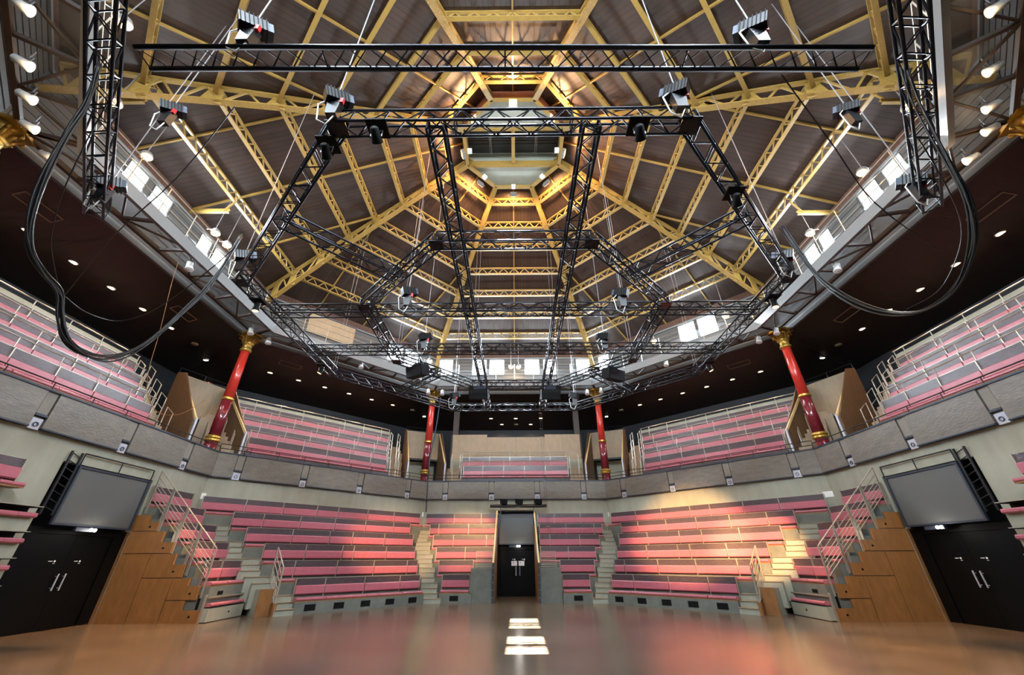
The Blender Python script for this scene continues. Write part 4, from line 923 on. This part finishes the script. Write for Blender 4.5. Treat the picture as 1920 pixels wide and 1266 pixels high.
for P2, lb in C2:
    a = onz(*P2[0], 8.2); b_ = onz(P2[-1][0] + 3, P2[-1][1], 7.2 if P2[-1][1] > 400 else 8.2); tag(MB().path(smooth([onz(x, y, 8.2 - max(0, y - 200) * .0035) for x, y in P2]), .011, 5).build('cable', 'cable'), lb, 'cable')
# pale wire down to the balcony exit, cable down the second column, ropes before the centre
tag(MB().path(smooth([world('L', *onface(x, y, 'L', 12.2)) for x, y in ((352, 440), (325, 520), (300, 620), (280, 690), (276, 735), (288, 765), (310, 778), (345, 774), (385, 750))]), .009, 5).build('wire', 'plywood'), 'thin tan wire hanging from the left rig corner towards the exit', 'wire')
tag(MB().path(smooth([world('FL', *onface(x, y, 'FL', 12.35)) for x, y in ((826, 745), (818, 800), (806, 860), (802, 905), (799, 960))]), .035, 6).build('cable', 'steel_dark'), 'dark cable bundle running down beside the second column', 'cable')
lad = thing('rope_ladder', 'thin rope ladder hanging right of the central doorway', 'rope ladder', (0, 0, 0))
pa = [world('F', *onface(x, y, 'F', 8.9)) for x, y in ((1014, 775), (1018, 850), (1024, 940), (1030, 1000))]
for dx in (-.05, .05): MB().path([p + Vector((dx, 0, 0)) for p in pa], .006, 4).build('rope', 'cable', lad)
for i in range(16):
    t = i / 15 * 2.999; k = int(t); p = pa[k].lerp(pa[k + 1], t - k); MB().tube(p + Vector((-.11, 0, 0)), p + Vector((.06, .02, .01)), .010, 4).build('rung', 'plywood_pale', lad)
# hanging rods and hoist wires from the roof to the rig
k_ = 0
for x, y, lb in ((-3.12, 7.8, 'far left corner'), (3.12, 7.8, 'far right corner'), (-7.55, 3.4, 'left front corner'), (7.55, 3.4, 'right front corner'), (-4.56, 2.15, 'inner left corner'), (4.56, 2.15, 'inner right corner'), (-1.89, 4.83, 'inner far left corner'), (1.89, 4.83, 'inner far right corner')):
    w_ = thing('sling_wire', 'thin steel wire from the roof to the rig at its ' + lb, 'wire', (x, y, 8.6), None, 'sling wires')
    for dx in (-.05, .05): MB().tube((x + dx, y, 8.6), (x + dx * 2, y, roof_z(x, y)), .007, 4).build('strand', 'grey_lamp', w_)
# yellow brackets under the eaves
for m in (1, -1):
    f = sgn_faces(m)['L']
    for x, y, nm in (((405, 396), (1520, 399), 'far'), ((240, 192), (1695, 190), 'near')):
        pass
    for (x, y), nm in (((405, 396) if m > 0 else (1520, 399), 'farther'), ((240, 190) if m > 0 else (1685, 190), 'nearer')):
        s, r, z = onface(x, y, f, 12.2); e = thing('eave_bracket', 'short yellow I-beam bracket under the %s eaves, %s one' % (WORD[m], nm), 'bracket', (s, 12.2, z), f)
        b = MB(); b.box(s - .05, s + .05, 11.65, 13.3, z + .07, z + .09); b.box(s - .05, s + .05, 11.65, 13.3, z - .09, z - .07); b.box(s - .01, s + .01, 11.65, 13.3, z - .07, z + .07); b.build('beam', 'ochre', e)
        MB().bar((s, 11.9, z), (s, 11.6, zp(11.6)), .06, .06).build('strut', 'ochre', e)
b_ = thing('blind', 'tan fabric blind hung on the front-left clerestory wall', 'blind', (onface(615, 620, 'FL', 13.3)[0], 13.3, 12.7), 'FL')
MB().box(onface(575, 615, 'FL', 13.3)[0], onface(660, 650, 'FL', 13.3)[0], 13.30, 13.33, 12.75, 13.95).build('fabric', 'plywood_pale', b_); MB().tube((onface(572, 615, 'FL', 13.3)[0], 13.31, 13.97), (onface(662, 650, 'FL', 13.3)[0], 13.31, 13.97), .03, 8).build('roller', 'steel_dark', b_)
# small notices
for x, y, f, lb in ((376, 930, 'FL', 'far left'), (796, 965, 'FL', 'centre-left'), (1137, 965, 'FR', 'centre-right'), (1553, 927, 'FR', 'far right')):
    s, r, z = onface(x, y, f, RW - .02); tag_o = thing('notice', 'small white notice on the wall by the %s aisle' % lb, 'notice', (s, RW - .03, z), f, 'white notices'); MB().box(s - .17, s + .17, RW - .03, RW - .015, z - .11, z + .11).build('sheet', 'white_paint', tag_o)
for x, y, f, lb in ((390, 721, 'FL', 'left'), (808, 812, 'F', 'centre'), (1590, 704, 'R', 'right')):
    s, r, z = onface(x, y, f, RS1 - .03); e = thing('fire_sign', 'small red and white sign on the dark outer wall, %s' % lb, 'sign', (s, RS1 - .03, z), f)
    MB().box(s - .15, s + .15, RS1 - .03, RS1 - .015, z, z + .2).build('red_half', 'red', e); MB().box(s - .15, s + .15, RS1 - .03, RS1 - .015, z - .2, z - .001).build('white_half', 'white_paint', e)
    MB().box(s - .03, s + .03, RS1 - .035, RS1 - .03, z + .04, z + .16).build('mark', 'white_paint', e)
